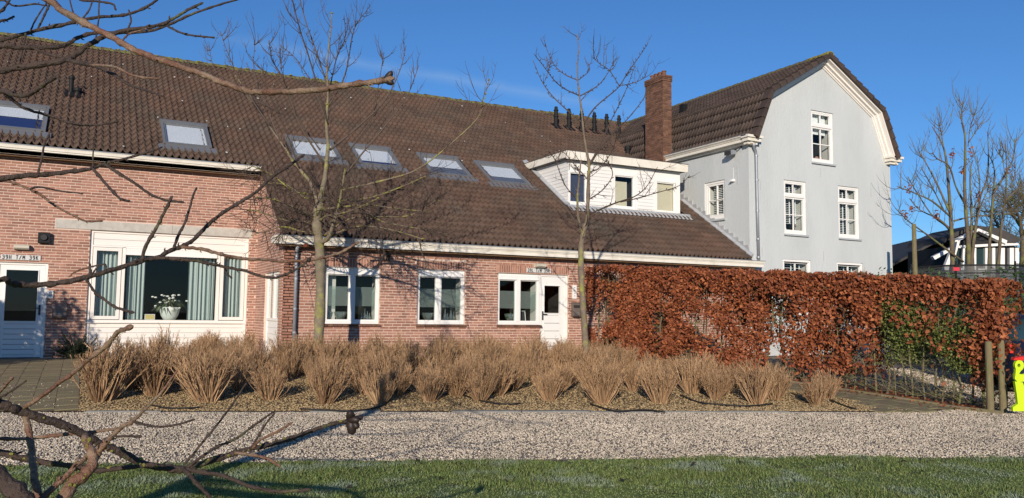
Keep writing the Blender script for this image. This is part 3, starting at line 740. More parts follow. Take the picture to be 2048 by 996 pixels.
MB().box(CX0-.028, CX1+.028, CY0-.028, CY1+.028, CZT-.005, CZT+.03).build('cap', M['brick_chimney'], CH)
for i in range(4):
    mf = MB(); mf.lathe((16.90, CY0+.16+i*.21, CZT+.03), [(.085,0),(.07,.03),(.065,.14),(.08,.15),(.08,.18),(.05,.19)], 10); mf.build('chimney_pot', M['brick_chimney'], CH)
for i in range(6):      # stepped lead against the grey wall
    zz = 5.05+i*.16
    MB().box(CX1-.004, CX1+.035, CY0-.025+i*.02, CY0+.10, zz, zz+.17).build('lead_step', M['lead'], CH)

# ---- dormer
mb = MB(); z0 = roof_z(DYF)-.1
mb2 = MB()     # body as cheeks + front with three openings
mb2.prism([(DYF+.03,z0),(22.45,roof_z(22.45)-.1),(22.45,DZT),(DYF+.03,DZT)], 0, DX0+.03, DX0+.055)
mb2.prism([(DYF+.03,z0),(22.45,roof_z(22.45)-.1),(22.45,DZT),(DYF+.03,DZT)], 0, DX1-.13, DX1-.03)
DW = [(12.155,12.79,3.17,4.14,4.10),(13.70,14.48,3.16,4.22,4.14),(15.24,16.02,3.13,4.16,4.08)]
vs = [z0, DZT]
segs = [(DX0+.13, 12.155), (12.79, 13.70), (14.48, 15.24), (16.02, DX1-.13)]
for a, b in segs:
    if b > a: mb2.box(a, b, DYF+.03, DYF+.13, z0, DZT)
for a, b, c, d, e in DW: mb2.box(a, b, DYF+.03, DYF+.13, z0, c); mb2.box(a, b, DYF+.03, DYF+.13, d, DZT)
DORM = mb2.build('dormer', M['white'], HOUSE)
# horizontal boards: cheek and front
bh = .105; k = 0; z = 3.20
while z < DZT-.02:
    t = min(z+bh-.008, DZT)
    yb = 17.42+(z-.04-Z0)/SLOPE+(t-z)/SLOPE*.0
    ybt = YE+(t-Z0)/SLOPE; ybb = YE+(z-Z0)/SLOPE
    MB().prism([(DYF+.02, z), (max(ybb-.05, DYF+.05), z), (max(ybt-.05, DYF+.06), t), (DYF+.02, t)], 0, DX0+.005, DX0+.028).build('siding_board', M['white'], DORM)
    for a, b in ((12.88,13.62),(14.56,15.16)):
        MB().box(a, b, DYF+.008, DYF+.028, z, t).build('siding_board', M['white'], DORM)
    z += bh
for a, b, c, d, e in DW:
    ms = MB(); frame_rect(ms, a, b, c, d, .04, DYF-.005, DYF+.11, wb=.06, wt=d-e if d-e > .05 else .05); fr = ms.build('window_frame', M['white'], DORM)
    ms = MB(); frame_rect(ms, a+.042, b-.042, c+.062, e-.003 if d-e > .05 else d-.052, .025, DYF+.02, DYF+.09); ms.build('window_sash', M['white'], DORM)
    MB().box(a+.067, b-.067, DYF+.05, DYF+.056, c+.087, e-.028).build('pane', M['glass'], DORM)
    MB().box(a-.03, b+.03, DYF-.03, DYF+.02, c-.03, c-.002).build('window_sill', M['white'], DORM)
    for s in (a-.075, b+.005):
        if s > DX0+.03: MB().box(s, s+.07, DYF-.004, DYF+.026, 3.15, 4.30).build('casing', M['white'], DORM)
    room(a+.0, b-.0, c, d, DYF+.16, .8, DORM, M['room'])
MB().box(12.21, 12.74, DYF+.115, DYF+.12, 3.25, 4.08).build('blind', M['blind_blue'], DORM)
MB().box(13.78, 14.24, DYF+.10, DYF+.105, 3.25, 3.98).build('blind', M['blind_beige'], DORM)
MB().box(15.32, 15.95, DYF+.10, DYF+.105, 3.22, 4.05).build('blind', M['blind_beige'], DORM)
OV = .17
for a, b in ((DX0-OV,13.35),(13.353,14.75),(14.753,DX1+.12)):
    MB().box(a, b, DYF-OV, DYF-OV+.03, DZT-.02, 4.665).build('fascia_panel', M['cream'], DORM)
MB().box(DX0-OV, DX0-OV+.03, DYF-OV+.031, 22.6, DZT+.02, 4.665).build('fascia_panel', M['cream'], DORM)
MB().box(DX0-OV+.03, DX1+.12, DYF-OV+.03, 22.9, DZT-.0, 4.63).build('dormer_roof', M['dark_trim'], DORM)
MB().box(DX0-OV-.01, DX1+.13, DYF-OV-.012, 22.7, 4.667, 4.685).build('roof_edge', M['dark_trim'], DORM)
MB().box(DX0-OV, DX0+.02, 22.2, 22.75, 4.33, 4.46).build('box_gutter', M['zinc'], DORM)
mb = MB(); n = 120; xs = np.linspace(DX0-.12, DX1+.25, n); hh = .018*np.cos((xs-XC)/TW*4*np.pi)
va = [on_roof(x, DYF-.03, .10) for x in xs]; vb = [on_roof(x, DYF-.16, .075+h) for x, h in zip(xs, hh)]; vc = [on_roof(x, DYF-.30, .060+h) for x, h in zip(xs, hh)]
mb.add(va+vb+vc, [(i, n+i, n+i+1, i+1) for i in range(n-1)]+[(n+i, 2*n+i, 2*n+i+1, n+i+1) for i in range(n-1)]); mb.build('lead_apron', M['lead'], DORM, smooth=True)
mb = MB()
for i in range(9):
    yy = DYF+i*.29; mb.hexa([on_roof(DX0-.10,yy,.05),on_roof(DX0+.02,yy,.05),on_roof(DX0+.02,yy+.29,.05),on_roof(DX0-.10,yy+.29,.05)],
                          [on_roof(DX0-.10,yy,.075),on_roof(DX0+.02,yy,.12),on_roof(DX0+.02,yy+.29,.12),on_roof(DX0-.10,yy+.29,.075)])
mb.build('side_flashing', M['lead'], DORM)
# ------------------------------------------------------------------ grey rendered house
GY, GYB = 17.7, 29.5
GREY = empty('grey_house', (GXM, 23, HG), 'pale grey stucco house with gambrel roof and white multi-pane windows', 'house')
GW = [(18.44,19.37,2.50,4.13),(20.755,21.70,2.505,4.145),(19.635,20.60,4.78,6.41),(18.35,19.52,.10,1.745),(20.63,21.81,.10,1.745)]
def gable_bounds(z):
    if z <= 5.2: return GX0, GX1
    for (a, b), (c, d) in zip(GB[:-1], GB[1:]):
        if z <= d: x = a+(c-a)*(z-b)/(d-b)+.02; return x, 2*GXM-x
    return GXM-.02, GXM+.02
vs = sorted({HG, 5.2, 6.64, 7.98, *[w[2] for w in GW], *[w[3] for w in GW]}); mb = MB()
for a, b in zip(vs[:-1], vs[1:]):
    l0, r0 = gable_bounds(a+1e-6); l1, r1 = gable_bounds(b); segs = [((l0, l1), (r0, r1))]
    for p, q, r, s in GW:
        if r < b-1e-6 and s > a+1e-6:
            ns = []
            for (c0, c1), (d0, d1) in segs:
                if d0 <= p or c0 >= q: ns.append(((c0, c1), (d0, d1))); continue
                ns.append(((c0, c1), (p, p))); ns.append(((q, q), (d0, d1)))
            segs = ns
    for (c0, c1), (d0, d1) in segs:
        mb.hexa([(c0,GY,a),(d0,GY,a),(d0,GY+.28,a),(c0,GY+.28,a)], [(c1,GY,b),(d1,GY,b),(d1,GY+.28,b),(c1,GY+.28,b)])
mb.build('gable_wall', M['grey_render'], GREY)
SWN = (18.72,19.62,2.97,4.16)
mb = MB()
for (a, b, c, d) in ((GY+.281,18.72,HG,5.2),(19.62,GYB,HG,5.2),(18.72,19.62,HG,2.97),(18.72,19.62,4.16,5.2)): mb.box(GX0, GX0+.28, a, b, c, d)
mb.build('side_wall', M['grey_render'], GREY)
MB().box(GX1-.28, GX1, GY+.281, GYB, HG, 5.2).build('side_wall', M['grey_render'], GREY)
MB().prism([(GX0,HG),(GX1,HG),(GX1,5.2),(2*GXM-GB[1][0],6.6),(GXM,8.0),(GB[1][0],6.6),(GX0,5.2)], 1, GYB, GYB+.25).build('back_wall', M['grey_render'], GREY)
MB().box(GX0+.3, GX1-.3, GY+1.6, GYB-.1, HG, 5.0).build('inner_core', M['room'], GREY)
def slat_blind(parent, u0, u1, v0, v1, yy, pitch=.055, m='blind_white', name='shutter'):
    mb = MB(); z = v0
    while z < v1: mb.hexa([(u0,yy,z),(u1,yy,z),(u1,yy+.035,z+.012),(u0,yy+.035,z+.012)], [(u0,yy,z+.006),(u1,yy,z+.006),(u1,yy+.035,z+.018),(u0,yy+.035,z+.018)]); z += pitch
    for c in (u0+.10, (u0+u1)/2-.02, u1-.12): mb.box(c, c+.035, yy-.012, yy-.004, v0, v1)
    return tag(mb.build(name, M[m], parent), kind='stuff')
def gable_window(o, transom=.72, sill=True, lower=True):
    u0, u1, v0, v1 = o; y = GY+.035
    ms = MB(); frame_rect(ms, u0+.003, u1-.003, v0+.003, v1-.003, .055, y, y+.10, wb=.075); w = ms.build('window', M['white'], GREY)
    c = (u0+u1)/2-.02; zt = v0+(v1-v0)*transom
    MB().box(u0+.058, u1-.058, y-.02, y+.09, zt-.05, zt+.04).build('transom', M['white'], w)
    for a, b, k in ((v0+.078, zt-.052, 1), (zt+.042, v1-.058, 0)):
        ms = MB(); frame_rect(ms, u0+.06, u1-.06, a, b, .045, y+.01, y+.075, wb=.06 if k else .04); ms.build('sash', M['white'], w)
        MB().box(c-.014, c+.014, y+.02, y+.065, a+.06 if k else a+.04, b-.045).build('glazing_bar', M['white'], w)
        if k: zc = (a+b)/2; MB().box(u0+.105, u1-.105, y+.022, y+.063, zc-.014, zc+.014).build('glazing_bar', M['white'], w)
        MB().box(u0+.105, u1-.105, y+.045, y+.050, a+.05, b-.04).build('pane', M['glass'], w)
    if sill: MB().box(u0-.03, u1+.03, GY-.06, GY+.08, v0-.05, v0).build('sill', M['grey_sill'], w)
    room(u0-.1, u1+.02, v0-.02, v1+.02, GY+.30, 1.2, w)
    MB().box(u1-.05, u1+.0, y+.11, GY+.42, v0, v1).build('reveal', M['room_pale'], w)
    return w
w = gable_window(GW[0]); slat_blind(w, 18.56, 19.24, 2.85, 4.0, GY+.24)
MB().lathe((18.66,GY+.26,2.56), [(.05,0),(.09,.05),(.10,.12),(.06,.17),(.05,.19)], 12).build('vase', M['ceramic'], w)
w = gable_window(GW[1]); slat_blind(w, 20.87, 21.57, 2.6, 4.0, GY+.24)
w = gable_window(GW[2]); MB().box(19.75, 20.48, GY+.22, GY+.225, 5.72, 6.36).build('blind', M['blind_white'], w)
for px in (19.85, 20.15, 20.33): MB().lathe((px,GY+.28,4.86), [(.05,0),(.08,.03),(.09,.10),(.05,.17),(.01,.19)], 10).build('gourd', M['brick_side'], w)
for o in (GW[3], GW[4]):
    w = gable_window(o, .99); slat_blind(w, o[0]+.12, o[1]-.15, .3, 1.7, GY+.24, .075)
# the window of the side wall
y0, y1, z0, z1 = SWN; x = GX0+.035; ms = MB()
for a, b, c, d in ((y0,y0+.06,z0,z1),(y1-.07,y1,z0,z1),(y0+.06,y1-.07,z0,z0+.06),(y0+.06,y1-.07,z1-.07,z1)): ms.box(x, x+.1, a, b, c, d)
w = ms.build('window', M['white'], GREY)
ms = MB()
for a, b, c, d in ((y0+.063,y0+.11,z0+.063,z1-.073),(y1-.14,y1-.073,z0+.063,z1-.073),(y0+.11,y1-.14,z0+.063,z0+.16),(y0+.11,y1-.14,z1-.13,z1-.073)): ms.box(x+.015, x+.08, a, b, c, d)
ms.build('sash', M['white'], w)
MB().box(x+.02, x+.07, 19.10, 19.135, z0+.16, z1-.13).build('glazing_bar', M['white'], w); MB().box(x+.02, x+.068, y0+.11, y1-.14, 3.57, 3.60).build('glazing_bar', M['white'], w)
MB().box(x+.045, x+.05, y0+.11, y1-.14, z0+.16, z1-.13).build('pane', M['glass'], w)
MB().box(GX0-.06, GX0+.07, y0-.05, y1+.05, z0-.05, z0).build('sill', M['grey_sill'], w)
mb = MB(); zz = z0+.2
while zz < z1-.15: mb.box(x+.16, x+.19, 18.95, 19.40, zz, zz+.02); zz += .055
tag(mb.build('venetian_blind', M['blind_white'], w), kind='stuff')
MB().box(x+.12, x+.4, y1-.10, y1, z0, z1).build('reveal', M['room_pale'], w)
mr = MB(); mr.add([(x+.22,y0,z0),(x+.22,y1,z0),(x+.22,y1,z1),(x+.22,y0,z1),(x+1.0,y0,z0),(x+1.0,y1,z0),(x+1.0,y1,z1),(x+1.0,y0,z1)], [(4,5,6,7),(0,1,5,4),(3,7,6,2),(0,4,7,3),(1,2,6,5)])
mr.build('interior', M['room'], w)
# roof: two slopes each side
GYF = GY-.36
def pitched(p, q): 
    d = np.array([q[0]-p[0], q[1]-p[1]]); L = np.linalg.norm(d); d /= L; return d, L
mb = MB(); items = []
for sgn in (1, -1):
    for (p, q) in zip(GB[:-1], GB[1:]):
        d, L = pitched(p, q); n = np.array([-d[1], d[0]])
        fx = (lambda x: x) if sgn > 0 else (lambda x: 2*GXM-x)
        a, b = np.array(p), np.array(q)
        poly = [a-n*.0, b-n*.0, b+n*.05, a+n*.05]; poly = [(fx(t[0]), t[1]) for t in poly]
        mb.prism(poly, 1, GYF+.02, GYB+.3)
        A = np.array([[0, d[0], -d[1]], [-1, 0, 0], [0, d[1], d[0]]]) if sgn > 0 else np.array([[0, -d[0], d[1]], [1, 0, 0], [0, d[1], d[0]]])
        rows = max(1, round(L/TG)); gauge = L/rows
        for r in range(-1 if p is GB[1] else 0, rows):
            c2 = a+d*((r+.5)*gauge if r >= 0 else .30*gauge)+n*(.06 if r >= 0 else .045)
            yy = GYF+.30
            while yy < GYB+.2:
                if sgn > 0 and CX0 < c2[0] < CX1+.05 and CY0 < yy < CY1: yy += TW; continue
                if not (sgn > 0 and yy > 22.5 and roof_z(min(yy, RIDGE_Y)) > c2[1]+.25):
                    items.append((V3((fx(c2[0]), yy, c2[1])), jit(A)))
                yy += TW
GROOF = mb.build('roof', M['tile_dark'], GREY)
tile_field(items, GROOF, M['tile_dark'], 300)
# verge tiles at the gable edge, ridge
VT = MB(); VT.hexa([(.0,-.17,-.09),(.25,-.17,-.09),(.25,.18,-.09),(.0,.18,-.09)], [(.0,-.17,.085),(.25,-.17,.085),(.25,.18,.035),(.0,.18,.035)])
vtm = mesh_of('verge_tile', (np.concatenate(VT.v), VT.f), M['tile_dark'])
for sgn in (1, -1):
    for (p, q) in zip(GB[:-1], GB[1:]):
        d, L = pitched(p, q); n = np.array([-d[1], d[0]]); rows = max(1, round(L/TG)); gauge = L/rows
        for r in range(rows):
            c2 = np.array(p)+d*(r+.5)*gauge+n*.07
            ob = inst('verge_tile', vtm, GROOF, ((c2[0] if sgn > 0 else 2*GXM-c2[0]), GYF-.02, c2[1]))
            xa = np.array([0, 1, 0]); ya = np.array([sgn*d[0], 0, d[1]]); za = np.array([-sgn*d[1], 0, d[0]])
            if sgn > 0: A = np.stack([xa, ya, -np.cross(ya, xa)], 1)
            A = np.stack([xa, ya, za], 1)
            if np.linalg.det(A) < 0:      # mirror side: turn the piece instead of reflecting it
                A = np.stack([-xa, ya, za], 1); ob.location.y += .25
            ob.rotation_euler = Matrix(A.tolist()).to_euler()
yy = GYF
RM2 = mesh_of('ridge_tile', ridge_mesh(.44, .14, .12), M['ridge'])
while yy < GYB+.2: inst('ridge_tile', RM2, GROOF, (GXM, yy+.2, 8.06+.02), (0, rnd.uniform(-.02,.02), math.pi/2)); yy += .40
mm = MB()
for k in range(150): fa = rnd.uniform(-1.4, 1.4); mm.lathe((GXM+.15*math.sin(fa), GYF+rnd.uniform(.0,1)**2*.8-.01, 8.065+.135*math.cos(fa)), [(.03,-.01),(.036,.005),(.022,.02),(.008,.028)], 7)
tag(mm.build('moss', M['moss'], GROOF), kind='stuff')
MB().box(18.35, 18.55, 22.2, 22.4, 6.9, 7.45).build('roof_vent', M['black'], GREY)
# bargeboards: stepped white mouldings under the roof edge
def off_poly(o):
    pts = [GB[0], GB[1], GB[2], (2*GXM-GB[1][0], GB[1][1]), (2*GXM-GB[0][0], GB[0][1])]; out = []
    for i, p in enumerate(pts):
        ns = []
        for a, b in ((i-1, i), (i, i+1)):
            if a < 0 or b >= len(pts): continue
            d = np.array(pts[b])-np.array(pts[a]); d = d/np.linalg.norm(d); ns.append(np.array([d[1], -d[0]]))
        n = sum(ns); n = n/np.linalg.norm(n); n = n/(n @ ns[0]); out.append(np.array(p)+n*o)
    return out
def strip(o0, o1, ya, yb, name):
    P, Q = off_poly(o0), off_poly(o1)
    for i in range(4):
        mb = MB(); mb.hexa([(P[i][0],ya,P[i][1]),(P[i+1][0],ya,P[i+1][1]),(Q[i+1][0],ya,Q[i+1][1]),(Q[i][0],ya,Q[i][1])],
                         [(P[i][0],yb,P[i][1]),(P[i+1][0],yb,P[i+1][1]),(Q[i+1][0],yb,Q[i+1][1]),(Q[i][0],yb,Q[i][1])])
        mb.build(name, M['panel'], GREY)
strip(.002, .06, GYF+.06, GY-.002, 'bargeboard'); strip(.062, .125, GYF+.19, GY-.002, 'bargeboard'); strip(.127, .18, GY-.08, GY-.002, 'bargeboard'); strip(.182, .215, GY-.04, GY-.002, 'bargeboard')
# eaves gutter of the grey house, and the cornice blocks
def gprof(zb, zt, w, s):
    h = zt-zb; x = GX0 if s > 0 else GX1
    pr = [(0,zb-.06),(-.10*w/.3,zb-.06),(-.10*w/.3,zb),(-w+.08,zb),(-w+.08,zb+.45*h),(-w+.06,zb+.5*h),(-w+.05,zb+.62*h),(-w+.02,zb+.8*h),(-w,zb+.85*h),(-w,zt),(0,zt)]
    return [(x+s*a, b) for a, b in pr]
gg = MB().prism(gprof(5.10, 5.27, .30, 1), 1, GY-.20, 21.45).build('gutter', M['cream'], GREY)
MB().prism(gprof(5.10, 5.27, .30, -1), 1, GY-.20, 28).build('gutter', M['cream'], GREY)
MB().box(GX0-.31, GX0-.26, GY-.22, 21.46, 5.271, 5.285).build('zinc_edge', M['zinc'], gg)
MB().box(GX0-.004, GX0+.0, GY+.3, 21.4, 5.0, 5.03).build('soffit_line', M['grey_sill'], gg)
for s, xa, xb in ((1, GX0-.30, GX0+.30), (-1, GX1-.32, GX1+.30)):
    mb = MB(); mb.box(xa, xb, GY-.30, GY-.004, 5.20, 5.27); mb.box(xa+.05, xb-.05, GY-.25, GY-.004, 5.10, 5.198); mb.box(xa+.11, xb-.11, GY-.17, GY-.004, 5.02, 5.098)
    mb.build('cornice_return', M['cream'], GREY)
pts = [(17.12,GY-.16,5.06),(17.14,GY-.12,4.98),(17.26,GY-.075,4.84),(17.28,GY-.07,4.70),(17.30,GY-.07,3.2),(17.33,GY-.07,1.66)]
dp = MB().tube(pts, .042, 12).build('drainpipe', M['zinc'], GREY, smooth=True)
for z in (4.72, 4.0, 3.1, 2.28, 1.75): MB().tube([(17.315-(z-2.4)*.011,GY-.07,z-.025),(17.315-(z-2.4)*.011,GY-.07,z+.025)], .052, 12).build('pipe_clip', M['zinc'], dp)
for px, z0, z1 in ((17.48,3.75,4.05),(19.97,4.35,4.62),(22.25,3.9,4.35),(20.05,1.75,2.05),(17.52,1.78,2.05)):
    MB().box(px, px+.012, GY-.012, GY-.001, z0, z1).build('wall_anchor', M['grey_sill'], GREY)
for yy, z0, z1 in ((20.35,4.1,4.45),(18.15,3.95,4.5)):
    MB().box(GX0-.012, GX0-.001, yy, yy+.014, z0, z1).build('wall_anchor', M['grey_sill'], GREY)
# stepped lead flashing where the brown roof meets the grey wall
for i in range(15):
    yy = YR+.02+i*.205; zz = roof_z(yy)+.05
    MB().box(GX0-.022, GX0-.001, yy, yy+.20, zz-.12, zz+.26).build('lead_step', M['lead'], GREY)
mb = MB()
for i in range(15):
    yy = YR-.1+i*.205; mb.hexa([on_roof(GX0-.10,yy,.03),on_roof(GX0-.001,yy,.03),on_roof(GX0-.001,yy+.205,.03),on_roof(GX0-.10,yy+.205,.03)],
            [on_roof(GX0-.10,yy,.075),on_roof(GX0-.001,yy,.13),on_roof(GX0-.001,yy+.205,.13),on_roof(GX0-.10,yy+.205,.075)])
mb.build('soaker', M['lead'], GREY)
# floodlight and small lamp on the side wall
fl = empty('floodlight', (16.9, 18.25, 4.95), 'small grey floodlight on a bracket under the grey house gutter', 'floodlight')
MB().tube([(17.03,17.95,5.02),(16.92,18.05,4.96),(16.9,18.2,4.92)], .018, 8).build('bracket', M['charcoal'], fl)
mb = MB(); mb.hexa([(16.80,18.15,4.80),(16.86,18.42,4.78),(16.97,18.42,4.80),(16.95,18.12,4.82)], [(16.78,18.13,4.93),(16.84,18.44,4.92),(17.0,18.44,4.95),(16.98,18.1,4.95)]); mb.build('lamp_head', M['zinc'], fl)
MB().box(16.76, 16.79, 18.16, 18.40, 4.80, 4.92).build('lens', M['charcoal'], fl)
sl = empty('wall_lamp', (17.0, 18.35, 4.05), 'small white shaded lamp on the grey side wall', 'lamp')
MB().hexa([(16.92,18.27,4.03),(17.045,18.25,4.03),(17.045,18.41,4.03),(16.92,18.39,4.03)], [(16.98,18.30,4.10),(17.045,18.28,4.10),(17.045,18.38,4.10),(16.98,18.36,4.10)]).build('shade', M['white'], sl)
MB().tube([(17.045,18.33,4.12),(17.045,18.33,4.45)], .005, 6).build('cable', M['white'], sl)

# ------------------------------------------------------------------ fittings on the brick walls
FONT = {'3': [[(0,.9),(.2,1),(.6,1),(.8,.8),(.8,.62),(.55,.52),(.3,.52)],[(.55,.52),(.85,.4),(.85,.15),(.6,0),(.2,0),(0,.12)]],
 '9': [[(.8,.6),(.6,.45),(.25,.45),(.05,.6),(.05,.85),(.25,1),(.6,1),(.8,.85),(.8,.3),(.6,.03),(.2,0)]],
 'H': [[(0,0),(0,1)],[(.8,0),(.8,1)],[(0,.5),(.8,.5)]], 'T': [[(0,1),(.9,1)],[(.45,1),(.45,0)]], '/': [[(0,0),(.8,1)]],
 'M': [[(0,0),(0,1),(.45,.45),(.9,1),(.9,0)]], 'K': [[(0,0),(0,1)],[(.8,1),(.05,.45)],[(.25,.6),(.85,0)]],
 'L': [[(0,1),(0,0),(.75,0)]], 'R': [[(0,0),(0,1),(.6,1),(.8,.85),(.8,.65),(.6,.5),(0,.5)],[(.4,.5),(.85,0)]]}
def number_sign(text, u0, u1, v0, v1, yw, label):
    s = empty('house_number_sign', ((u0+u1)/2, yw, v0), label, 'sign')
    MB().box(u0, u1, yw-.022, yw-.002, v0, v1).build('plate', M['sign'], s)
    H = (v1-v0)*.72; n = len(text); adv = (u1-u0-.05)/n; w = adv*.62
    for i, ch in enumerate(text):
        if ch == ' ': continue
        mb = MB()
        for st in FONT[ch]:
            for a, b in zip(st[:-1], st[1:]):
                p = np.array([u0+.03+i*adv+a[0]*w, v0+(v1-v0-H)/2+a[1]*H]); q = np.array([u0+.03+i*adv+b[0]*w, v0+(v1-v0-H)/2+b[1]*H])
                d = (q-p)/np.linalg.norm(q-p); n2 = np.array([-d[1], d[0]])*.0068; e = d*.004
                c = [p-e-n2, q+e-n2, q+e+n2, p-e+n2]
                mb.hexa([(k[0],yw-.026,k[1]) for k in c], [(k[0],yw-.021,k[1]) for k in c])
        mb.build('letter', M['letter'], s)
number_sign('39H T/M 39K', -1.555, -.815, 1.065, 1.175, YL, 'house number sign reading 39H T/M 39K above the left door')
number_sign('39L T/M 39R', 9.70, 10.39, 1.055, 1.16, YR, 'house number sign reading 39L T/M 39R above the right door')
def bulkhead(u, v, yw, m, label):
    s = empty('wall_lamp', (u, yw, v), label, 'lamp')
    MB().box(u-.15, u+.15, yw-.03, yw-.001, v-.055, v+.055).build('base', M['charcoal'] if m == 'c' else M['lamp_cream'], s)
    mb = MB(); pr = [(-.055,0),(-.05,-.07),(-.02,-.11),(.03,-.11),(.055,-.05),(.055,0)]
    mb.prism([(yw-.031+b, v+a) for a, b in pr], 0, u-.14, u+.14); mb.build('cover', M['lamp_cream'], s)
bulkhead(-1.18, 1.34, YL, 'l', 'oblong cream wall lamp above the left door')
bulkhead(10.05, 1.23, YR, 'l', 'oblong cream wall lamp above the right door')
s = empty('speaker_box', (-.77, YL, 1.46), 'square black box with round grille on the left brick wall', 'speaker')
MB().box(-.885, -.655, YL-.11, YL-.001, 1.455, 1.68).build('housing', M['black'], s)
MB().tube([(-.77,YL-.111,1.57),(-.77,YL-.15,1.57)], [.075,.06], 16).build('grille', M['charcoal'], s)
s = empty('doorbell_panel', (-.60, YL, .25), 'white doorbell panel beside the left door', 'doorbell')
MB().box(-.655, -.535, YL-.03, YL-.001, .25, .42).build('plate', M['white'], s); MB().box(-.625, -.565, YL-.036, YL-.03, .29, .38).build('button_strip', M['zinc'], s)
s = empty('doorbell_panel', (11.08, YR, .43), 'tall pale doorbell panel beside the right door', 'doorbell')
MB().box(11.02, 11.14, YR-.035, YR-.001, .43, .77).build('plate', M['white'], s)
for k in range(4): MB().tube([(11.08,YR-.035,.50+k*.07),(11.08,YR-.045,.50+k*.07)], .014, 8).build('button', M['zinc'], s)
def letterbox(u0, u1, v0, v1, yw, m, label):
    s = empty('mailbox', ((u0+u1)/2, yw, v0), label, 'mailbox')
    mb = MB(); pr = [(yw-.002,v0),(yw-.11,v0),(yw-.13,v0+.04),(yw-.13,v1-.09),(yw-.09,v1-.03),(yw-.002,v1)]; mb.prism(pr, 0, u0, u1); mb.build('body', M[m], s)
    MB().box(u0-.008, u1+.008, yw-.145, yw-.131, v1-.14, v1-.075).build('flap', M['charcoal'] if m == 'mailbox_lit' else M[m], s)
    MB().tube([((u0+u1)/2,yw-.131,v0+.10),((u0+u1)/2,yw-.14,v0+.10)], .013, 8).build('lock', M['zinc'], s)
letterbox(-.54, -.26, -.18, .15, YL, 'mailbox', 'brown-grey mailbox beside the left door, half in shade')
letterbox(11.0, 11.28, -.02, .34, YR, 'mailbox_lit', 'brown-grey mailbox in painted sunlit tone with dark flap beside the right door')
s = empty('lantern', (6.55, YR, 1.28), 'small black lantern on the brick wall under the white gutter', 'lamp')
_lx = 6.07
s.location.x = _lx; ORG[s.name] = (_lx, YR, 1.28)
MB().tube([(_lx,YR-.005,1.40),(_lx,YR-.12,1.40),(_lx,YR-.14,1.36)], .012, 8).build('arm', M['black'], s)
MB().lathe((_lx,YR-.14,1.17), [(.03,0),(.045,.02),(.065,.14),(.08,.15),(.02,.20)], 8).build('lamp_head', M['black'], s)

# ---- things on the window sills
def leafy(mb, c, n, L, up=.6, w=.03, spread=1.0):
    for k in range(n):
        a = rnd.uniform(0, 2*math.pi); h = V3((math.cos(a)*spread, math.sin(a)*spread*.5, rnd.uniform(.2, 1)*up*2)); h /= np.linalg.norm(h)
        l = L*rnd.uniform(.5, 1); p0 = V3(c); p1 = p0+h*l*.6; p2 = p1+(h*.7+V3((0,0,-.6)))*l*.5
        sd_ = np.cross(h, (0,0,1)); sd_ = sd_/(np.linalg.norm(sd_)+1e-6)*w
        mb.add([p0-sd_*.3, p0+sd_*.3, p1+sd_, p1-sd_, p2], [(0,1,2,3),(3,2,4)])
vb_ = empty('flower_pot', (1.87, YL+.30, -.207), 'pale pot of white flowering houseplant on the large window sill', 'houseplant')
MB().lathe((1.87,YL+.30,-.207), [(.13,0),(.19,.10),(.225,.22),(.235,.30),(.21,.30)], 20).build('pot', M['ceramic'], vb_, smooth=True)
mb = MB(); leafy(mb, (1.87,YL+.30,.09), 190, .46, .5, .020, 1.4); leafy(mb, (1.80,YL+.28,.12), 110, .40, -.1, .016, 1.4); tag(mb.build('leaves', M['leaf_dry'], vb_), kind='stuff')
mb = MB()
for k in range(34):
    a = rnd.uniform(0, 6.28); r = rnd.uniform(.05, .40); c = V3((1.85+r*math.cos(a), YL+.28+.15*math.sin(a), .16+rnd.uniform(-.12,.22)))
    mb.lathe(c, [(.012,0),(.035,.01),(.03,.03),(.01,.04)], 7)
tag(mb.build('flowers', M['flower'], vb_), kind='stuff')
cd_ = empty('card', (1.44, YL+.22, -.207), 'small yellow card standing on the large window sill', 'card')
MB().box(1.33, 1.55, YL+.20, YL+.215, -.205, -.075).build('border', M['sign'], cd_); MB().box(1.345, 1.535, YL+.196, YL+.199, -.19, -.09).build('print', M['yellow_card'], cd_)
def bowl_plant(u, v, y, label):
    s = empty('glass_bowl', (u, y, v), label, 'plant bowl')
    MB().lathe((u,y,v), [(.05,0),(.07,.015),(.13,.12),(.155,.22),(.15,.22),(.12,.12),(.06,.03)], 18).build('bowl', M['clearglass'], s, smooth=True)
    mb = MB(); leafy(mb, (u,y,v+.08), 26, .30, .8, .02); mb.build('leaves', M['leaf_green'], s)
def bottle(u, v, y, h, r, label, grp):
    o = MB().lathe((u,y,v), [(r,0),(r,h*.5),(r*.4,h*.68),(r*.35,h*.95),(r*.5,h)], 12).build('glass_bottle', M['clearglass'], None, smooth=True); tag(o, label, 'bottle', grp)
def vase(u, v, y, label):
    o = MB().lathe((u,y,v), [(.05,0),(.055,.02),(.06,.10),(.085,.22),(.08,.22),(.055,.10),(.045,.02)], 14).build('glass_vase', M['clearglass'], None, smooth=True); tag(o, label, 'vase')
zs = -.19
bowl_plant(5.14, zs, YR+.30, 'glass bowl with green plant in the left small window')
bowl_plant(7.24, zs, YR+.30, 'glass bowl with green plant in the middle small window')
bowl_plant(9.42, zs, YR+.30, 'glass bowl with green plant in the right small window')
vase(4.86, zs, YR+.28, 'clear flared vase in the left small window')
for px, h, r in ((5.63,.20,.028),(5.70,.30,.04),(5.76,.24,.03),(5.82,.20,.035)): bottle(px, zs, YR+.26+rnd.uniform(0,.06), h, r, 'clear glass bottle in the left small window', 'bottles in the left small window')
for px, h, r in ((7.58,.14,.03),(7.66,.32,.045),(7.74,.22,.035),(7.82,.34,.04),(7.90,.26,.03)): bottle(px, zs, YR+.26+rnd.uniform(0,.06), h, r, 'clear glass bottle in the middle small window', 'bottles in the middle small window')
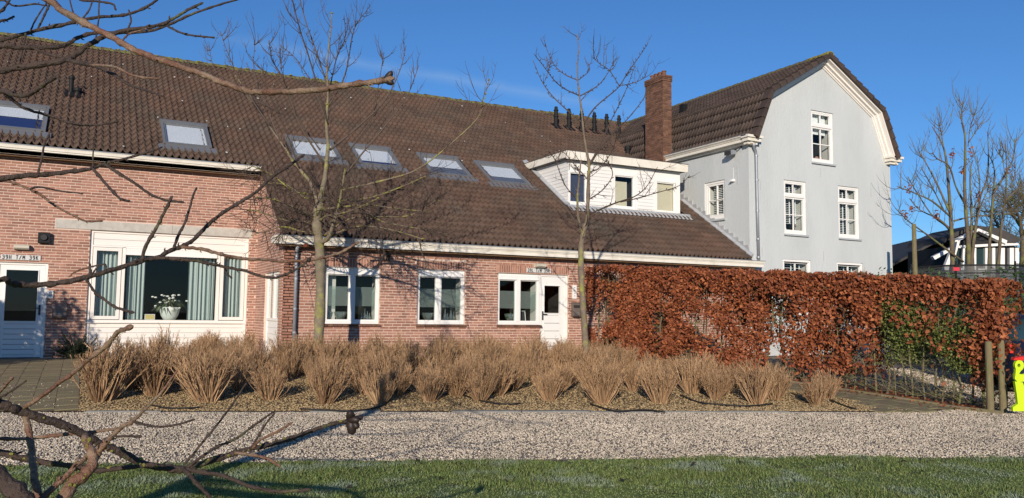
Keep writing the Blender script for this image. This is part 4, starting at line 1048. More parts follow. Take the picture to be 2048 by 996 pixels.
def photo_frame(u, v, y, w, h, tilt, label):
    s = empty('picture_frame', (u, y, v), label, 'picture frame')
    mb = MB(); t = tilt
    def q(a, b, yo): return (u+a, y+yo+t*b, v+b)
    for (a0, a1, b0, b1) in ((-w/2,-w/2+.02,0,h),(w/2-.02,w/2,0,h),(-w/2+.02,w/2-.02,0,.02),(-w/2+.02,w/2-.02,h-.02,h)):
        mb.hexa([q(a0,b0,0),q(a1,b0,0),q(a1,b1,0),q(a0,b1,0)], [q(a0,b0,.02),q(a1,b0,.02),q(a1,b1,.02),q(a0,b1,.02)])
    mb.build('frame', M['sign'], s)
    MB().hexa([q(-w/2+.02,.02,.008),q(w/2-.02,.02,.008),q(w/2-.02,h-.02,.008),q(-w/2+.02,h-.02,.008)], [q(-w/2+.02,.02,.012),q(w/2-.02,.02,.012),q(w/2-.02,h-.02,.012),q(-w/2+.02,h-.02,.012)]).build('picture', M['charcoal'], s)
photo_frame(9.02, zs, YR+.26, .12, .30, .15, 'narrow picture frame at the left end of the right small window')
photo_frame(9.76, zs, YR+.28, .20, .30, .2, 'leaning picture frame at the right end of the right small window')
# ------------------------------------------------------------------ vegetation helpers
def catmull(P, n=6):
    P = [V3(p) for p in P]; Q = [2*P[0]-P[1]]+P+[2*P[-1]-P[-2]]; out = []
    for i in range(1, len(Q)-2):
        for k in range(n):
            t = k/n; a, b, c, d = Q[i-1], Q[i], Q[i+1], Q[i+2]
            out.append(.5*((2*b)+(c-a)*t+(2*a-5*b+4*c-d)*t*t+(3*b-a-3*c+d)*t**3))
    out.append(P[-1]); return out
def unit(v): v = V3(v); return v/(np.linalg.norm(v)+1e-9)
def rdir(): 
    v = npr.normal(size=3); return v/np.linalg.norm(v)
def sprig(mb, p0, d0, L, r0, depth=1, up=.15, n=5, sides=4, kids=(2, 4), wob=.22):
    pts = [V3(p0)]; d = unit(d0); seg = L/n
    for i in range(n):
        d = unit(d+rdir()*wob+V3((0,0,up*.5))); pts.append(pts[-1]+d*seg)
    rad = [r0*(1-.72*i/n) for i in range(n+1)]; mb.tube(pts, rad, sides, cap=False)
    if depth > 0:
        for k in range(rnd.randint(*kids)):
            i = rnd.randint(1, n-1); t = unit(pts[i+1]-pts[i]); s = unit(np.cross(t, rdir()))
            sprig(mb, pts[i], t*.7+s*.8, L*rnd.uniform(.25, .5), max(r0*.6, .0035), depth-1, up, max(3, n-1), 3, kids, wob)
    return pts
def spurs(mb, pts, rad, step, size):
    """short knobbly spurs along a branch"""
    for i in range(1, len(pts)-1):
        if rnd.random() < step:
            t = unit(pts[i+1]-pts[i]); s = unit(np.cross(t, rdir())); p = pts[i]+s*rad[i]*.6
            mb.tube([p, p+(s+t*.4)*size, p+(s*1.3+t*.9)*size*1.3], [size*.34, size*.42, size*.12], 5)
def leaves_mesh(P, N, size, aspect=.6, fold=.25, rng=npr):
    """one folded leaf of two triangles at every point"""
    n = len(P); N = N/np.linalg.norm(N, axis=1, keepdims=True); R = rng.normal(size=(n, 3))
    T = R-(R*N).sum(1, keepdims=True)*N; T /= np.linalg.norm(T, axis=1, keepdims=True); B = np.cross(N, T)
    L = (size*rng.uniform(.65, 1.25, n))[:, None]; w = L*aspect*.5
    base = P-T*L*.5; tip = P+T*L*.5+N*L*.12; le = P+B*w+N*w*fold*2; ri = P-B*w+N*w*fold*2
    v = np.stack([base, le, tip, ri], 1).reshape(-1, 3); q = np.arange(n)[:, None]*4
    f = np.concatenate([q+np.array([0, 1, 2]), q+np.array([0, 2, 3])], 0).reshape(-1, 3)
    f = np.stack([q+np.array([0, 1, 2]), q+np.array([0, 2, 3])], 1).reshape(-1, 3)
    return v, f
_nk = npr.normal(size=(24, 3)); _np = npr.uniform(0, 6.28, 24)
def snoise(P, sc):
    """smooth noise in about -1..1"""
    P = np.asarray(P)*sc; s = 0
    for k in range(24): s = s+np.sin(P @ _nk[k]+_np[k])
    return s/4.2

# ------------------------------------------------------------------ pruned shrubs in the bed
def shrub_mesh(seed, n=150):
    """a pruned clump: straight stems fanning from a tight base, each with a brush of short shoots"""
    rg = np.random.default_rng(seed); vs = []; fs = []; c = 0
    def stick(p, q, r0, r1):
        nonlocal c
        d = q-p; d = d/(np.linalg.norm(d)+1e-9); s1 = np.cross(d, [.31, .23, .9]); s1 /= np.linalg.norm(s1)+1e-9; s2 = np.cross(d, s1)
        for t, r in ((p, r0), (q, r1)):
            for j in range(3): vs.append(t+r*(np.cos(j*2.094)*s1+np.sin(j*2.094)*s2))
        for j in range(3): fs.append((c+j, c+(j+1) % 3, c+3+(j+1) % 3, c+3+j))
        c += 6
    lob = rg.uniform(0, 6.28, 5)
    for i in range(n):
        a = rg.uniform(0, 2*np.pi); rr = np.sqrt(rg.uniform(0, 1)); a = a+.35*np.sin(3*(a-lob[0]))
        b = np.array([np.cos(a)*rr*.12, np.sin(a)*rr*.12, -.02]); tilt = .06+.50*rr+rg.normal()*.10; aa = a+rg.normal()*.4
        H = rg.uniform(.50, .82)*(1-.22*rr**2)*(1+.12*np.cos(aa-lob[1]))
        d = np.array([np.cos(aa)*np.sin(tilt), np.sin(aa)*np.sin(tilt), np.cos(tilt)]); m = b+d*H*.55+rg.normal(size=3)*.018; e = m+(d+np.array([0, 0, .25])+rg.normal(size=3)*.10)*H*.36
        stick(b, m, .0072, .0056); stick(m, e, .0056, .0038)
        for t in range(rg.integers(4, 8)):
            u = rg.uniform(.0, 1.0); p = m+(e-m)*u; k = d*.9+rg.normal(size=3)*.38+np.array([0, 0, .25]); k /= np.linalg.norm(k); l = rg.uniform(.06, .17)
            q = p+k*l; stick(p, q, .0040, .0022)
            if rg.uniform() < .5: k2 = k+rg.normal(size=3)*.5; stick(p+k*l*.5, p+k*l*.5+k2/np.linalg.norm(k2)*l*.5, .0030, .0018)
    me = bpy.data.meshes.new('shrub'); me.from_pydata([tuple(v) for v in vs], [], fs); me.update(); me.materials.append(M['stem_tan']); return me
SHR = [shrub_mesh(100+i, 110+16*i) for i in range(6)]
_R2 = np.array([_r0.x, _r0.y]); _F2 = np.array([math.cos(TH), math.sin(TH)])
ORDN = ['first','second','third','fourth','fifth','sixth','seventh','eighth','ninth','tenth','eleventh','twelfth','thirteenth','fourteenth','fifteenth','sixteenth','seventeenth','eighteenth','nineteenth','twentieth','twenty-first','twenty-second','twenty-third','twenty-fourth']
def on_ground(x, y, dz=0.0):
    z = -1.36
    for it in range(12):
        p = at(x, y, z/ray(x, y).z); z = gz(p.x, p.y)+dz
    return p.x, p.y
FRONT = [(205,803,115),(310,792,105),(415,805,105),(540,801,72),(650,808,76),(760,808,66),(860,803,66),(960,803,62),(1100,803,64),(1205,808,90),(1320,808,78),(1430,800,64),(1550,800,80),(1655,798,58)]
rows = [[(*on_ground(x, y), h/126/.80) for x, y, h in FRONT]]; taken = [r[:2] for r in rows[0]]
for ri in range(1, 10):
    d = 12.42+ri*.70; row = []
    r = -6.9+(.34 if ri % 2 else 0)
    while r < 7.0:
        rr, dd = r+rnd.uniform(-.18, .18), d+rnd.uniform(-.20, .20); r += .70
        p = rr*_R2+dd*_F2; X, Y = p
        if X < .5 or Y < float(Yk(X))+.5: continue
        if Y > (19.7 if X < 3.3 else 16.75): continue
        if X > hx(Y)-1.62-.75*max(0, min(1, (9.3-Y)/1.0)): continue
        if X > 9.3 and Y > 16.0: continue
        if min(math.hypot(X-a, Y-b) for a, b in taken) < .50: continue
        row.append((X, Y, rnd.uniform(.55, .88))); taken.append((X, Y))
    rows.append(row)
rows = [r for r in rows if r]
for ri, row in enumerate(rows):
    where = 'at the front kerb' if ri == 0 else 'in the %s row behind the kerb' % ORDN[ri]
    for ci, (X, Y, s) in enumerate(row):
        o = bpy.data.objects.new('pruned_shrub', rnd.choice(SHR)); COL.objects.link(o)
        o.location = (X, Y, gz(X, Y)+.012); o.rotation_euler = (rnd.uniform(-.08,.08), rnd.uniform(-.08,.08), rnd.uniform(0, 6.28)); o.scale = (s*rnd.uniform(.9,1.1), s*rnd.uniform(.9,1.1), s*rnd.uniform(.9, 1.12))
        tag(o, 'dry tan leafless shrub %s, %s from the left' % (where, ORDN[ci]), 'shrub', 'pruned shrubs in the planting bed')


# ------------------------------------------------------------------ beech hedge
HY0, HY1 = 7.62, 17.5
def htop(Y): return np.interp(Y, [7.73, 9.35, 12.81, 17.4], [.60, .745, .965, 1.27])
HEDGE = empty('beech_hedge', (hx(12.5), 12.5, gz(hx(12.5), 12.5)), 'long clipped beech hedge with copper brown winter leaves, gaps near its foot', 'hedge')
n = 150000
Y = npr.uniform(HY0, HY1, n); C = np.sign(npr.uniform(-1, 1, n))*.34*npr.uniform(0, 1, n)**.5; Z0h = g(hx(Y), Y); Zt = htop(Y)+.03*np.sin(Y*5)+.02*np.sin(Y*13)
hh = npr.uniform(0, 1, n); Z = Z0h+hh*(Zt-Z0h); X = hx(Y)+C
P = np.stack([X, Y, Z], -1); hz = Z-Z0h; top = Zt-Z
ns = snoise(P, 2.3)+.6*snoise(P+7, 6.0)
dens = np.clip(.68+.62*ns, 0, 1)
foot = np.interp(Y, [7.6, 8.3, 9.5, 11, 13, 17], [.42, .55, .42, .18, .15, .12])+.24*snoise(P*np.array([0,1,0])+3, 2.0)
dens *= np.clip((hz-foot)/.35, 0.05, 1)
gs = np.clip(1-np.abs(Y-9.0)/.95, 0, 1); gs = np.clip(gs*2.2, 0, 1)*np.clip((top-.22)/.2, 0, 1)
dens *= 1-.86*gs
gaps = np.clip((snoise(P*np.array([0,1,.6])+21, 3.2)-.62)*2.6, 0, 1)*np.clip((14.5-Y)/1.5, .1, 1)*np.clip((top-.25)/.2, 0, 1); dens *= 1-.9*gaps
dens = np.maximum(dens, np.clip((.16-top)/.1, 0, 1)*.75)
end = np.clip(1-(Y-HY0)/.30, 0, 1); dens = np.maximum(dens, end*.40*np.clip((hz-.75)/.3, 0, 1)*np.clip(.5+ns, 0, 1))
low_r = np.clip((10.2-Y)/1.2, 0, 1)*np.clip((1.05-hz)/.35, 0, 1); dens *= 1-.62*low_r
STK = [tuple(at(1981, 817, 12.45))[:2], tuple(at(2006, 816, 12.48))[:2]]
for sx, sy in STK:       # the stakes stand clear of the leaves
    away = np.abs((X*sy-Y*sx)/math.hypot(sx, sy)); dens *= 1-.80*np.clip(1.6-away/.10, 0, 1)*np.clip((1.18-hz)/.15, 0, 1)*(np.hypot(X, Y) < math.hypot(sx, sy)+.05)
keep = npr.uniform(0, 1, n) < dens; P = P[keep]
Nn = npr.normal(size=P.shape)*.8; Nn[:, 0] += np.sign(C[keep])*.75; Nn[:, 1] -= .45; Nn[:, 2] += .30
v, f = leaves_mesh(P, Nn, .083, .62); tag(fast('leaves', v, f, M['beech'], HEDGE), kind='stuff')
n = 34000
Y = npr.uniform(7.95, 10.2, n); Zb = g(hx(Y), Y); Z = Zb+npr.uniform(.55, 1.80, n); P = np.stack([hx(Y)+npr.uniform(-.28, .28, n), Y, Z], -1)
k = npr.uniform(0, 1, n) < np.clip(.40+.8*snoise(P+4, 3.2), 0, 1)*np.clip((htop(Y)-Z-.05)/.2, 0, 1)*np.clip(1.35-np.abs(Y-9.0)/1.1, 0, 1); P = P[k]
v, f = leaves_mesh(P, npr.normal(size=P.shape)+np.array([-.6,-.5,.4]), .046, .6); tag(fast('green_leaves', v, f, M['hedge_green'], HEDGE), kind='stuff')
mbt = MB(); y = HY0+.12; k = 0
while y < HY1-.1:
    x = hx(y)+rnd.uniform(-.07, .07); zb = gz(x, y); H = float(htop(y))-zb-.12; r = rnd.uniform(.014, .026)
    P3 = [(x, y, zb-.05)]
    for t in (.18, .4, .62, .82, 1.0): P3.append((x+rnd.uniform(-.06,.06), y+rnd.uniform(-.05,.05), zb+H*t))
    pts = catmull(P3, 3); rad = [r*(1-.7*i/(len(pts)-1)) for i in range(len(pts))]
    MB().tube(pts, rad, 6).build('stem', M['hedge_wood'], HEDGE, smooth=True)
    for j in range(34):
        i = int(len(pts)*rnd.random()**1.5*.95); i = min(max(i, 1), len(pts)-2); d = unit((rnd.uniform(-1,1), rnd.uniform(-1,1), rnd.uniform(.0,.9)))
        sprig(mbt, pts[i], d, rnd.uniform(.18,.45), .0055, 1, .1, 4, 3, (2, 4), .3)
    y += rnd.uniform(.13, .22)
tag(mbt.build('twigs', M['hedge_wood'], HEDGE), kind='stuff')
for (px, yy, h, lab) in ((*STK[0], 1.10, 'round wooden stake at the end of the hedge, nearer the path'), (*STK[1], 1.12, 'round wooden stake at the very end of the hedge')):
    zb = gz(px, yy)+.03
    o = MB().lathe((px, yy, zb-.15), [(.052,0),(.050,h),(.047,h+.09),(.040,h+.10)], 12).build('wooden_stake', M['post'], None, smooth=False); tag(o, lab, 'stake')
mb = MB()       # fallen leaves under the hedge
n = 900; Y = npr.uniform(7.8, 13, n); X = hx(Y)+npr.normal(size=n)*.25-.15; P = np.stack([X, Y, g(X, Y)+.035], -1)
v, f = leaves_mesh(P, npr.normal(size=P.shape)*.35+np.array([0,0,1]), .06, .6); tag(fast('fallen_beech_leaves', v, f, M['beech']), 'fallen copper leaves strewn under the hedge', 'leaves', kind='stuff')

# ------------------------------------------------------------------ slender trees in the bed
def px_limb(tree, P, d0, d1, r0, r1, m, name='branch', sides=8, sp=.5, spsize=.02, sub=5, jit_=.0):
    n = len(P); P3 = []
    for i, p in enumerate(P):
        q = at(p[0], p[1], d0+(d1-d0)*i/max(1, n-1)); P3.append(V3(q)+rdir()*jit_)
    pts = catmull(P3, sub); k = len(pts); rad = [r0+(r1-r0)*(i/(k-1))**.8 for i in range(k)]
    rad = [r*(1+.10*math.sin(i*1.9+r*900)+rnd.uniform(-.06,.06)) for i, r in enumerate(rad)]
    mb = MB(); mb.tube(pts, rad, sides); spurs(mb, pts, rad, sp, spsize); o = mb.build(name, m, tree, smooth=True)
    return pts, rad
def dress(mbs, pts, rad, n, L, up, t0=.15, flat=.0, r=.0065, kids=(2, 4), depth=1):
    k = len(pts)
    for _ in range(n):
        i = int(k*(t0+(1-t0)*rnd.random()**.8)); i = min(max(i, 1), k-2); t = unit(pts[i+1]-pts[i-1]); s = unit(np.cross(t, rdir()))
        if flat: s[2] *= (1-flat); s = unit(s)
        sprig(mbs, pts[i], t*.45+s*.9+V3((0,0,up*.6)), L*rnd.uniform(.45, 1.1), r*rnd.uniform(.8, 1.2), depth, up, 6, 4, kids, .20)
D1 = 16.0
T1 = empty('young_tree', (4.12, 15.97, gz(4.12, 15.97)), 'slender bare tree with yellow lichen in front of the drainpipe and left small window', 'tree')
p_, r_ = px_limb(T1, [(634,760),(636,700),(641,600),(640,507),(637,478),(634,440),(640,402)], D1, D1, .110, .088, M['bark_lichen'], 'trunk', 12, .12, .03)
tw = MB()
lims = []
lims.append(px_limb(T1, [(638,410),(648,366),(653,328),(656,290),(653,250),(656,183),(654,136),(661,65),(664,26)], D1, D1-.2, .056, .008, M['bark_lichen'], sp=.5))
lims.append(px_limb(T1, [(637,485),(650,482),(659,470),(670,437),(680,402),(684,376),(690,340)], D1, D1-.6, .052, .018, M['bark_lichen']))
lims.append(px_limb(T1, [(684,380),(720,372),(778,358),(832,340),(886,301),(952,240),(966,205),(977,160)], D1-.55, D1+.2, .024, .006, M['bark_pale']))
lims.append(px_limb(T1, [(638,405),(626,383),(621,366),(596,334),(583,318),(572,299),(553,272),(538,250),(512,207),(470,150)], D1, D1+.8, .045, .008, M['bark_pale']))
lims.append(px_limb(T1, [(656,250),(640,190),(615,105),(600,60),(585,0),(578,-30)], D1-.1, D1-.9, .020, .007, M['twig']))
lims.append(px_limb(T1, [(655,180),(648,150),(628,90),(612,45),(600,0),(592,-30)], D1-.1, D1+.5, .018, .007, M['twig']))
lims.append(px_limb(T1, [(656,215),(690,150),(705,70),(718,40),(734,22)], D1-.1, D1+.4, .016, .006, M['twig']))
lims.append(px_limb(T1, [(650,330),(600,250),(570,165),(545,120),(538,80)], D1, D1-1.0, .022, .007, M['twig']))
lims.append(px_limb(T1, [(660,300),(720,250),(770,200),(800,140),(812,92)], D1, D1+.9, .022, .006, M['twig']))
lims.append(px_limb(T1, [(690,350),(730,300),(780,240),(815,190),(838,130)], D1-.5, D1-.2, .020, .006, M['twig']))
for P, dd in (([(560,282),(525,195),(508,140),(510,78)], .6), ([(540,252),(488,175),(458,112),(440,62)], .2), ([(598,336),(562,235),(540,190),(522,128)], -.5), ([(505,205),(470,168),(430,140),(418,92)], .9),
              ([(652,240),(625,170),(592,118),(560,90)], .5), ([(655,200),(672,120),(690,75),(688,30)], -.6), ([(700,300),(745,235),(757,170),(768,105)], .4), ([(640,300),(590,225),(565,150),(560,96)], 1.0)):
    lims.append(px_limb(T1, P, D1+.2, D1+.2+dd, .014, .0055, M['twig'], sp=.8, spsize=.02))
low = []
for P, dd in (([(636,440),(600,425),(560,400),(520,395)], -1.0), ([(636,455),(610,440),(570,437),(520,425),(490,420)], .4), ([(640,420),(690,410),(735,412),(800,420),(860,425)], -.8),
              ([(650,470),(700,440),(760,437),(820,430),(880,400)], .2), ([(636,470),(600,460),(560,455),(500,470)], -.3), ([(660,465),(720,455),(790,460),(850,480)], -1.4),
              ([(680,405),(740,395),(800,375),(850,350)], -1.2), ([(625,385),(590,380),(550,350),(500,330)], -.6), ([(640,400),(610,395),(570,370),(530,370)], .9),
              ([(672,432),(720,428),(770,440),(830,455),(890,470)], .3), ([(645,440),(660,430),(700,425),(760,400)], -1.8)):
    low.append(px_limb(T1, P, D1, D1+dd, .024, .007, M['bark_pale'], jit_=.05))
for a, b in lims[:4]: dress(tw, a, b, 16, .85, .35, r=.008)
for a, b in lims[4:]: dress(tw, a, b, 11, .6, .45, r=.0075)
for a, b in low: dress(tw, a, b, 24, .95, .03, .1, .45, r=.008, kids=(3, 5))
dress(tw, p_, r_, 26, 1.2, .1, .70, .3, r=.009)
tag(tw.build('twigs', M['twig'], T1), kind='stuff')
mb = MB()
for a, b in low+lims[:3]+[(p_[20:], r_[20:])]:
    for k in range(26):
        i = rnd.randint(0, len(a)-1); s = rdir(); c = a[i]+s*b[i]*.9; q = rnd.uniform(.012, .03); mb.lathe(c, [(q*.6,-q*.4),(q,0),(q*.7,q*.5),(q*.1,q*.7)], 6)
tag(mb.build('lichen', M['moss'], T1), kind='stuff')
MB().lathe(V3(at(612,492,D1-.4)), [(.01,-.04),(.05,-.02),(.055,.02),(.02,.05)], 9).build('withered_leaf', M['beech'], T1)

D2_ = 15.6
q = at(1173, 752, D2_)
T2 = empty('young_tree', (q.x, q.y, gz(q.x, q.y)), 'thin bare tree with forked crown at the left end of the hedge', 'tree')
p2, r2 = px_limb(T2, [(1176,760),(1173,720),(1168,640),(1163,560),(1162,500),(1166,470),(1170,448)], D2_, D2_, .068, .052, M['bark_pale'], 'trunk', 10, .2, .02)
l2 = []
l2.append(px_limb(T2, [(1169,452),(1174,439),(1176,397),(1177,355),(1178,330),(1172,296),(1167,262),(1163,220),(1157,178),(1155,136),(1157,98),(1154,68)], D2_, D2_-.3, .045, .006, M['bark_pale']))
l2.append(px_limb(T2, [(1166,470),(1157,439),(1155,397),(1158,360),(1162,320)], D2_, D2_-.5, .034, .012, M['bark_pale']))
for P, dd, r in (([(1177,335),(1201,296),(1231,262),(1256,237),(1286,199),(1292,180)], .5, .018), ([(1166,250),(1189,216),(1218,191),(1239,172),(1256,144),(1277,115),(1296,87)], -.4, .016),
              ([(1178,330),(1200,290),(1222,241),(1239,208),(1256,170),(1269,134)], .9, .015), ([(1164,245),(1134,220),(1104,191),(1083,161),(1066,121)], .3, .014), ([(1158,191),(1130,178),(1109,161),(1087,132),(1068,108)], -.5, .013),
              ([(1156,161),(1125,146),(1104,123),(1090,87)], .4, .011), ([(1160,192),(1197,170),(1218,142),(1231,117)], .3, .012), ([(1157,160),(1178,142),(1178,128)], 0, .009),
              ([(1239,172),(1218,140),(1200,128),(1186,114)], 0, .009), ([(1239,172),(1270,165),(1290,155)], .2, .008),
              ([(1174,430),(1231,406),(1269,393),(1294,372),(1315,334)], -.6, .018), ([(1240,404),(1273,397),(1315,385),(1357,372),(1380,350)], -.3, .013), ([(1163,460),(1125,410),(1075,376),(1050,330)], .5, .017),
              ([(1176,400),(1205,380),(1225,350),(1215,320)], -.9, .013), ([(1156,400),(1130,370),(1110,320),(1095,300)], -.8, .013), ([(1162,500),(1120,470),(1080,452),(1040,450)], .6, .014),
              ([(1164,490),(1200,470),(1250,455),(1290,460)], -.9, .014), ([(1176,360),(1150,330),(1120,300),(1090,310)], .8, .012), ([(1177,345),(1200,335),(1225,300),(1235,260)], -1.0, .012), ([(1172,296),(1200,300),(1222,280)], .6, .010),
              ([(1090,161),(1098,135),(1092,112)], .1, .007)):
    l2.append(px_limb(T2, P, D2_, D2_+dd, r, .0055, M['twig'], sp=.8, spsize=.022))
tw = MB()
for a, b in l2[:2]: dress(tw, a, b, 8, .6, .2)
for a, b in l2[2:10]: dress(tw, a, b, 3, .35, .5, .3)
for a, b in l2[10:]: dress(tw, a, b, 6, .55, .2, .2)
dress(tw, p2, r2, 8, .9, .0, .7, .4)
tag(tw.build('twigs', M['twig'], T2), kind='stuff')

# ------------------------------------------------------------------ near tree whose branches reach into the picture
TR0 = at(-400, 700, 3.5)
NT = empty('large_tree', (TR0.x, TR0.y, -1.40), 'close red-brown bare tree whose branches cross the left of the view', 'tree')
def trunk_at(z): 
    t = (z+1.4)/4.6; return V3((TR0.x+.10*t, TR0.y+.05*t, z))
pts = catmull([trunk_at(z)+V3((.03*math.sin(z*2), .03*math.cos(z*1.7), 0)) for z in (-1.55, -1.2, -.4, .4, 1.2, 2.0, 2.8, 3.4)], 4)
mb = MB(); mb.tube(pts, [.10-.05*i/(len(pts)-1)+(.04 if i < 2 else 0) for i in range(len(pts))], 14); mb.build('trunk', M['bark_near_dark'], NT, smooth=True)
NB = [  # points in the picture, first and last width in pixels, first and last distance, from the trunk?, material
 ([(95,0),(125,22),(180,52),(225,75),(265,98),(300,113),(345,128),(400,147),(440,163),(480,177),(505,183),(545,184),(600,183),(650,178),(700,170),(745,164),(772,160)], 15,13, 3.5,3.0, [(-60,-70)], 'r'),
 ([(0,143),(60,133),(130,120),(150,110),(180,88),(210,73),(245,62),(290,55),(325,48),(345,38),(375,20),(400,8)], 14,5, 3.6,3.8, [(-90,170)], 'd'),
 ([(0,80),(50,67),(100,55),(150,44),(190,35),(225,32),(260,27),(300,10),(320,-6)], 9,5, 3.9,4.3, [(-100,105)], 'd'),
 ([(0,92),(40,95),(100,95),(135,88),(160,73),(200,65),(235,66),(300,62),(340,48),(380,30),(430,12),(478,-2)], 11,4, 3.7,4.1, [(-100,110)], 'd'),
 ([(335,52),(360,65),(395,72),(426,75)], 5,4, 3.95,3.8, None, 'd'),
 ([(100,0),(95,18),(85,38),(76,57)], 5,4, 4.0,4.0, [(98,-20)], 'd'),
 ([(0,0),(30,12),(70,8),(95,12)], 5,3, 4.1,4.2, [(-60,20)], 'd'),
 ([(0,24),(10,14),(22,-4)], 6,4, 4.0,4.1, [(-60,60)], 'd'),
 ([(0,42),(14,40),(26,34)], 6,4, 4.0,4.1, [(-50,60)], 'd'),
 ([(150,46),(146,25),(138,-6)], 4,3, 4.0,4.0, None, 'd'),
 ([(190,84),(196,50),(199,-6)], 4,3, 3.7,3.8, None, 'd'),
 ([(160,44),(178,20),(188,-6)], 4,3, 3.95,4.0, None, 'd'),
 ([(60,64),(72,38),(92,8)], 4,3, 3.9,3.9, None, 'd'),
 ([(255,60),(262,42),(258,22)], 4,3, 3.75,3.8, None, 'd'),
 ([(240,92),(255,70),(290,58)], 4,3, 3.4,3.5, None, 'r'),
 ([(500,182),(512,200),(535,212),(556,224)], 7,5, 3.2,3.15, None, 'd'),
 ([(160,0),(200,3),(225,8),(230,16)], 5,4, 4.3,4.3, [(140,-15)], 'd'),
 ([(0,182),(30,190),(55,190),(85,172),(107,157)], 11,8, 3.3,3.1, [(-100,195)], 'd'),
 ([(10,188),(25,200),(50,217),(100,232),(150,248),(190,250),(232,244)], 8,4, 3.3,3.5, None, 'd'),
 ([(130,120),(180,130),(220,145),(260,170),(290,180),(325,192)], 9,4, 3.58,3.2, None, 'd'),
 ([(180,130),(225,133),(270,152),(312,157)], 6,5, 3.4,3.2, None, 'r'),
 ([(52,66),(50,80),(44,105),(40,125)], 5,3, 3.9,3.8, None, 'd'),
 ([(60,93),(100,110),(140,118),(170,130)], 6,4, 3.7,3.6, None, 'd'),
 ([(0,358),(50,352),(100,348),(150,342),(185,337),(210,327),(250,317),(300,303),(322,295)], 13,3, 3.2,3.5, [(-110,372)], 'd'),
 ([(76,349),(83,318),(90,285),(97,272)], 5,4, 3.25,3.3, None, 'd'),
 ([(186,337),(186,310),(187,280)], 4,3, 3.3,3.3, None, 'd'),
 ([(186,337),(205,360),(225,382),(240,397),(257,402)], 7,5, 3.3,3.1, None, 'd'),
 ([(208,328),(240,348),(270,367),(300,388),(330,400),(362,404)], 7,5, 3.35,3.3, None, 'd'),
 ([(0,362),(30,367),(55,377),(85,392),(110,412),(145,430),(172,442),(200,442)], 6,4, 3.4,3.5, [(-100,372)], 'r'),
 ([(60,378),(80,374),(120,382),(162,387)], 5,3, 3.4,3.5, None, 'd'),
 ([(0,560),(20,566),(50,570),(100,568),(150,560),(190,550),(230,538),(280,522),(317,514),(341,501),(368,491),(389,478),(410,455),(431,437),(455,419),(485,401),(512,384),(547,352),(587,325),(604,312)], 13,6, 3.0,3.9, [(-130,600)], 'd'),
 ([(283,521),(293,489),(310,462),(322,438),(332,418),(341,399)], 8,6, 3.18,3.2, None, 'd'),
 ([(348,497),(356,471),(368,450),(378,420),(385,395),(392,378)], 7,4, 3.3,3.5, None, 'd'),
 ([(362,494),(401,498),(437,507),(461,513),(491,518),(530,519),(560,523),(610,521),(646,515),(683,504),(711,488)], 8,6, 3.3,3.6, None, 'r'),
 ([(310,515),(353,518),(389,521),(422,528),(449,534),(491,542),(520,552),(545,556),(560,553),(580,545),(606,530),(616,521)], 8,5, 3.22,3.5, None, 'd'),
 ([(449,535),(454,547),(462,555)], 5,4, 3.35,3.3, None, 'd'),
 ([(172,558),(190,584),(211,601),(229,613),(244,619),(262,624)], 6,6, 3.1,3.0, None, 'd'),
 ([(178,555),(181,545),(180,531)], 4,4, 3.1,3.1, None, 'd'),
 ([(180,553),(190,540),(194,535)], 4,3, 3.1,3.1, None, 'd'),
 ([(180,534),(165,538),(148,545),(140,552)], 5,3, 3.1,3.1, None, 'r'),
 ([(180,534),(195,531),(210,529),(212,542)], 4,3, 3.1,3.1, None, 'd'),
 ([(0,808),(40,823),(90,838),(130,851),(170,870),(200,888),(240,903),(285,926),(325,935),(370,938),(400,928),(440,915),(480,903),(512,895),(542,889),(587,875),(627,860),(662,848),(694,842)], 21,8, 2.7,3.4, [(-150,770)], 'd'),
 ([(40,820),(75,798),(115,768),(150,743),(185,713),(215,690),(235,665),(256,656)], 9,11, 2.75,2.5, None, 'r'),
 ([(50,830),(60,878),(65,923),(70,958),(80,1010)], 14,17, 2.75,2.6, None, 'r'),
 ([(110,1040),(130,996),(145,968),(170,948),(187,923),(180,898),(173,883)], 36,16, 2.55,2.7, [(20,1080)], 'r'),
 ([(185,925),(200,902),(215,883),(245,853),(265,843),(290,818),(320,788),(352,745)], 14,4, 2.68,2.6, None, 'r'),
 ([(70,1020),(90,990),(115,968),(145,938),(172,915)], 16,11, 2.5,2.66, [(30,1060)], 'r'),
 ([(0,878),(50,878),(115,870),(160,866),(235,858)], 8,7, 2.9,2.95, [(-90,880)], 'r'),
 ([(0,905),(40,915),(90,925),(150,933),(200,940),(260,935),(300,930)], 15,10, 2.85,2.9, [(-110,890)], 'd'),
 ([(368,930),(405,885),(435,848),(465,808),(490,770)], 6,4, 2.98,3.1, None, 'd'),
 ([(375,935),(425,898),(470,878),(512,848),(545,825)], 7,4, 2.98,3.2, None, 'd'),
 ([(505,897),(520,880),(552,865),(580,848)], 7,5, 3.12,3.1, None, 'r'),
 ([(500,898),(512,880),(530,850),(546,830)], 5,4, 3.12,3.2, None, 'd'),
 ([(372,938),(410,945),(450,953),(500,973),(560,983),(612,980)], 10,8, 2.98,2.9, None, 'd'),
 ([(368,938),(390,963),(425,1000),(440,1020)], 10,8, 2.98,2.8, None, 'd'),
 ([(470,905),(505,910),(535,917),(556,930)], 8,6, 3.05,3.0, None, 'r'),
 ([(265,843),(310,853),(350,850),(385,840)], 6,4, 2.62,2.7, None, 'd'),
 ([(225,873),(250,872),(278,873)], 5,6, 2.65,2.6, None, 'd'),
 ([(-20,800),(0,783),(22,758)], 6,7, 2.7,2.6, [(-60,790)], 'r'),
 ([(-20,806),(0,795),(26,780),(50,763)], 6,4, 2.7,2.6, [(-70,800)], 'd'),
 ([(-60,905),(0,958),(50,1000),(90,1040)], 44,40, 2.45,2.4, [(-160,850)], 'd'),
]
lobes = []
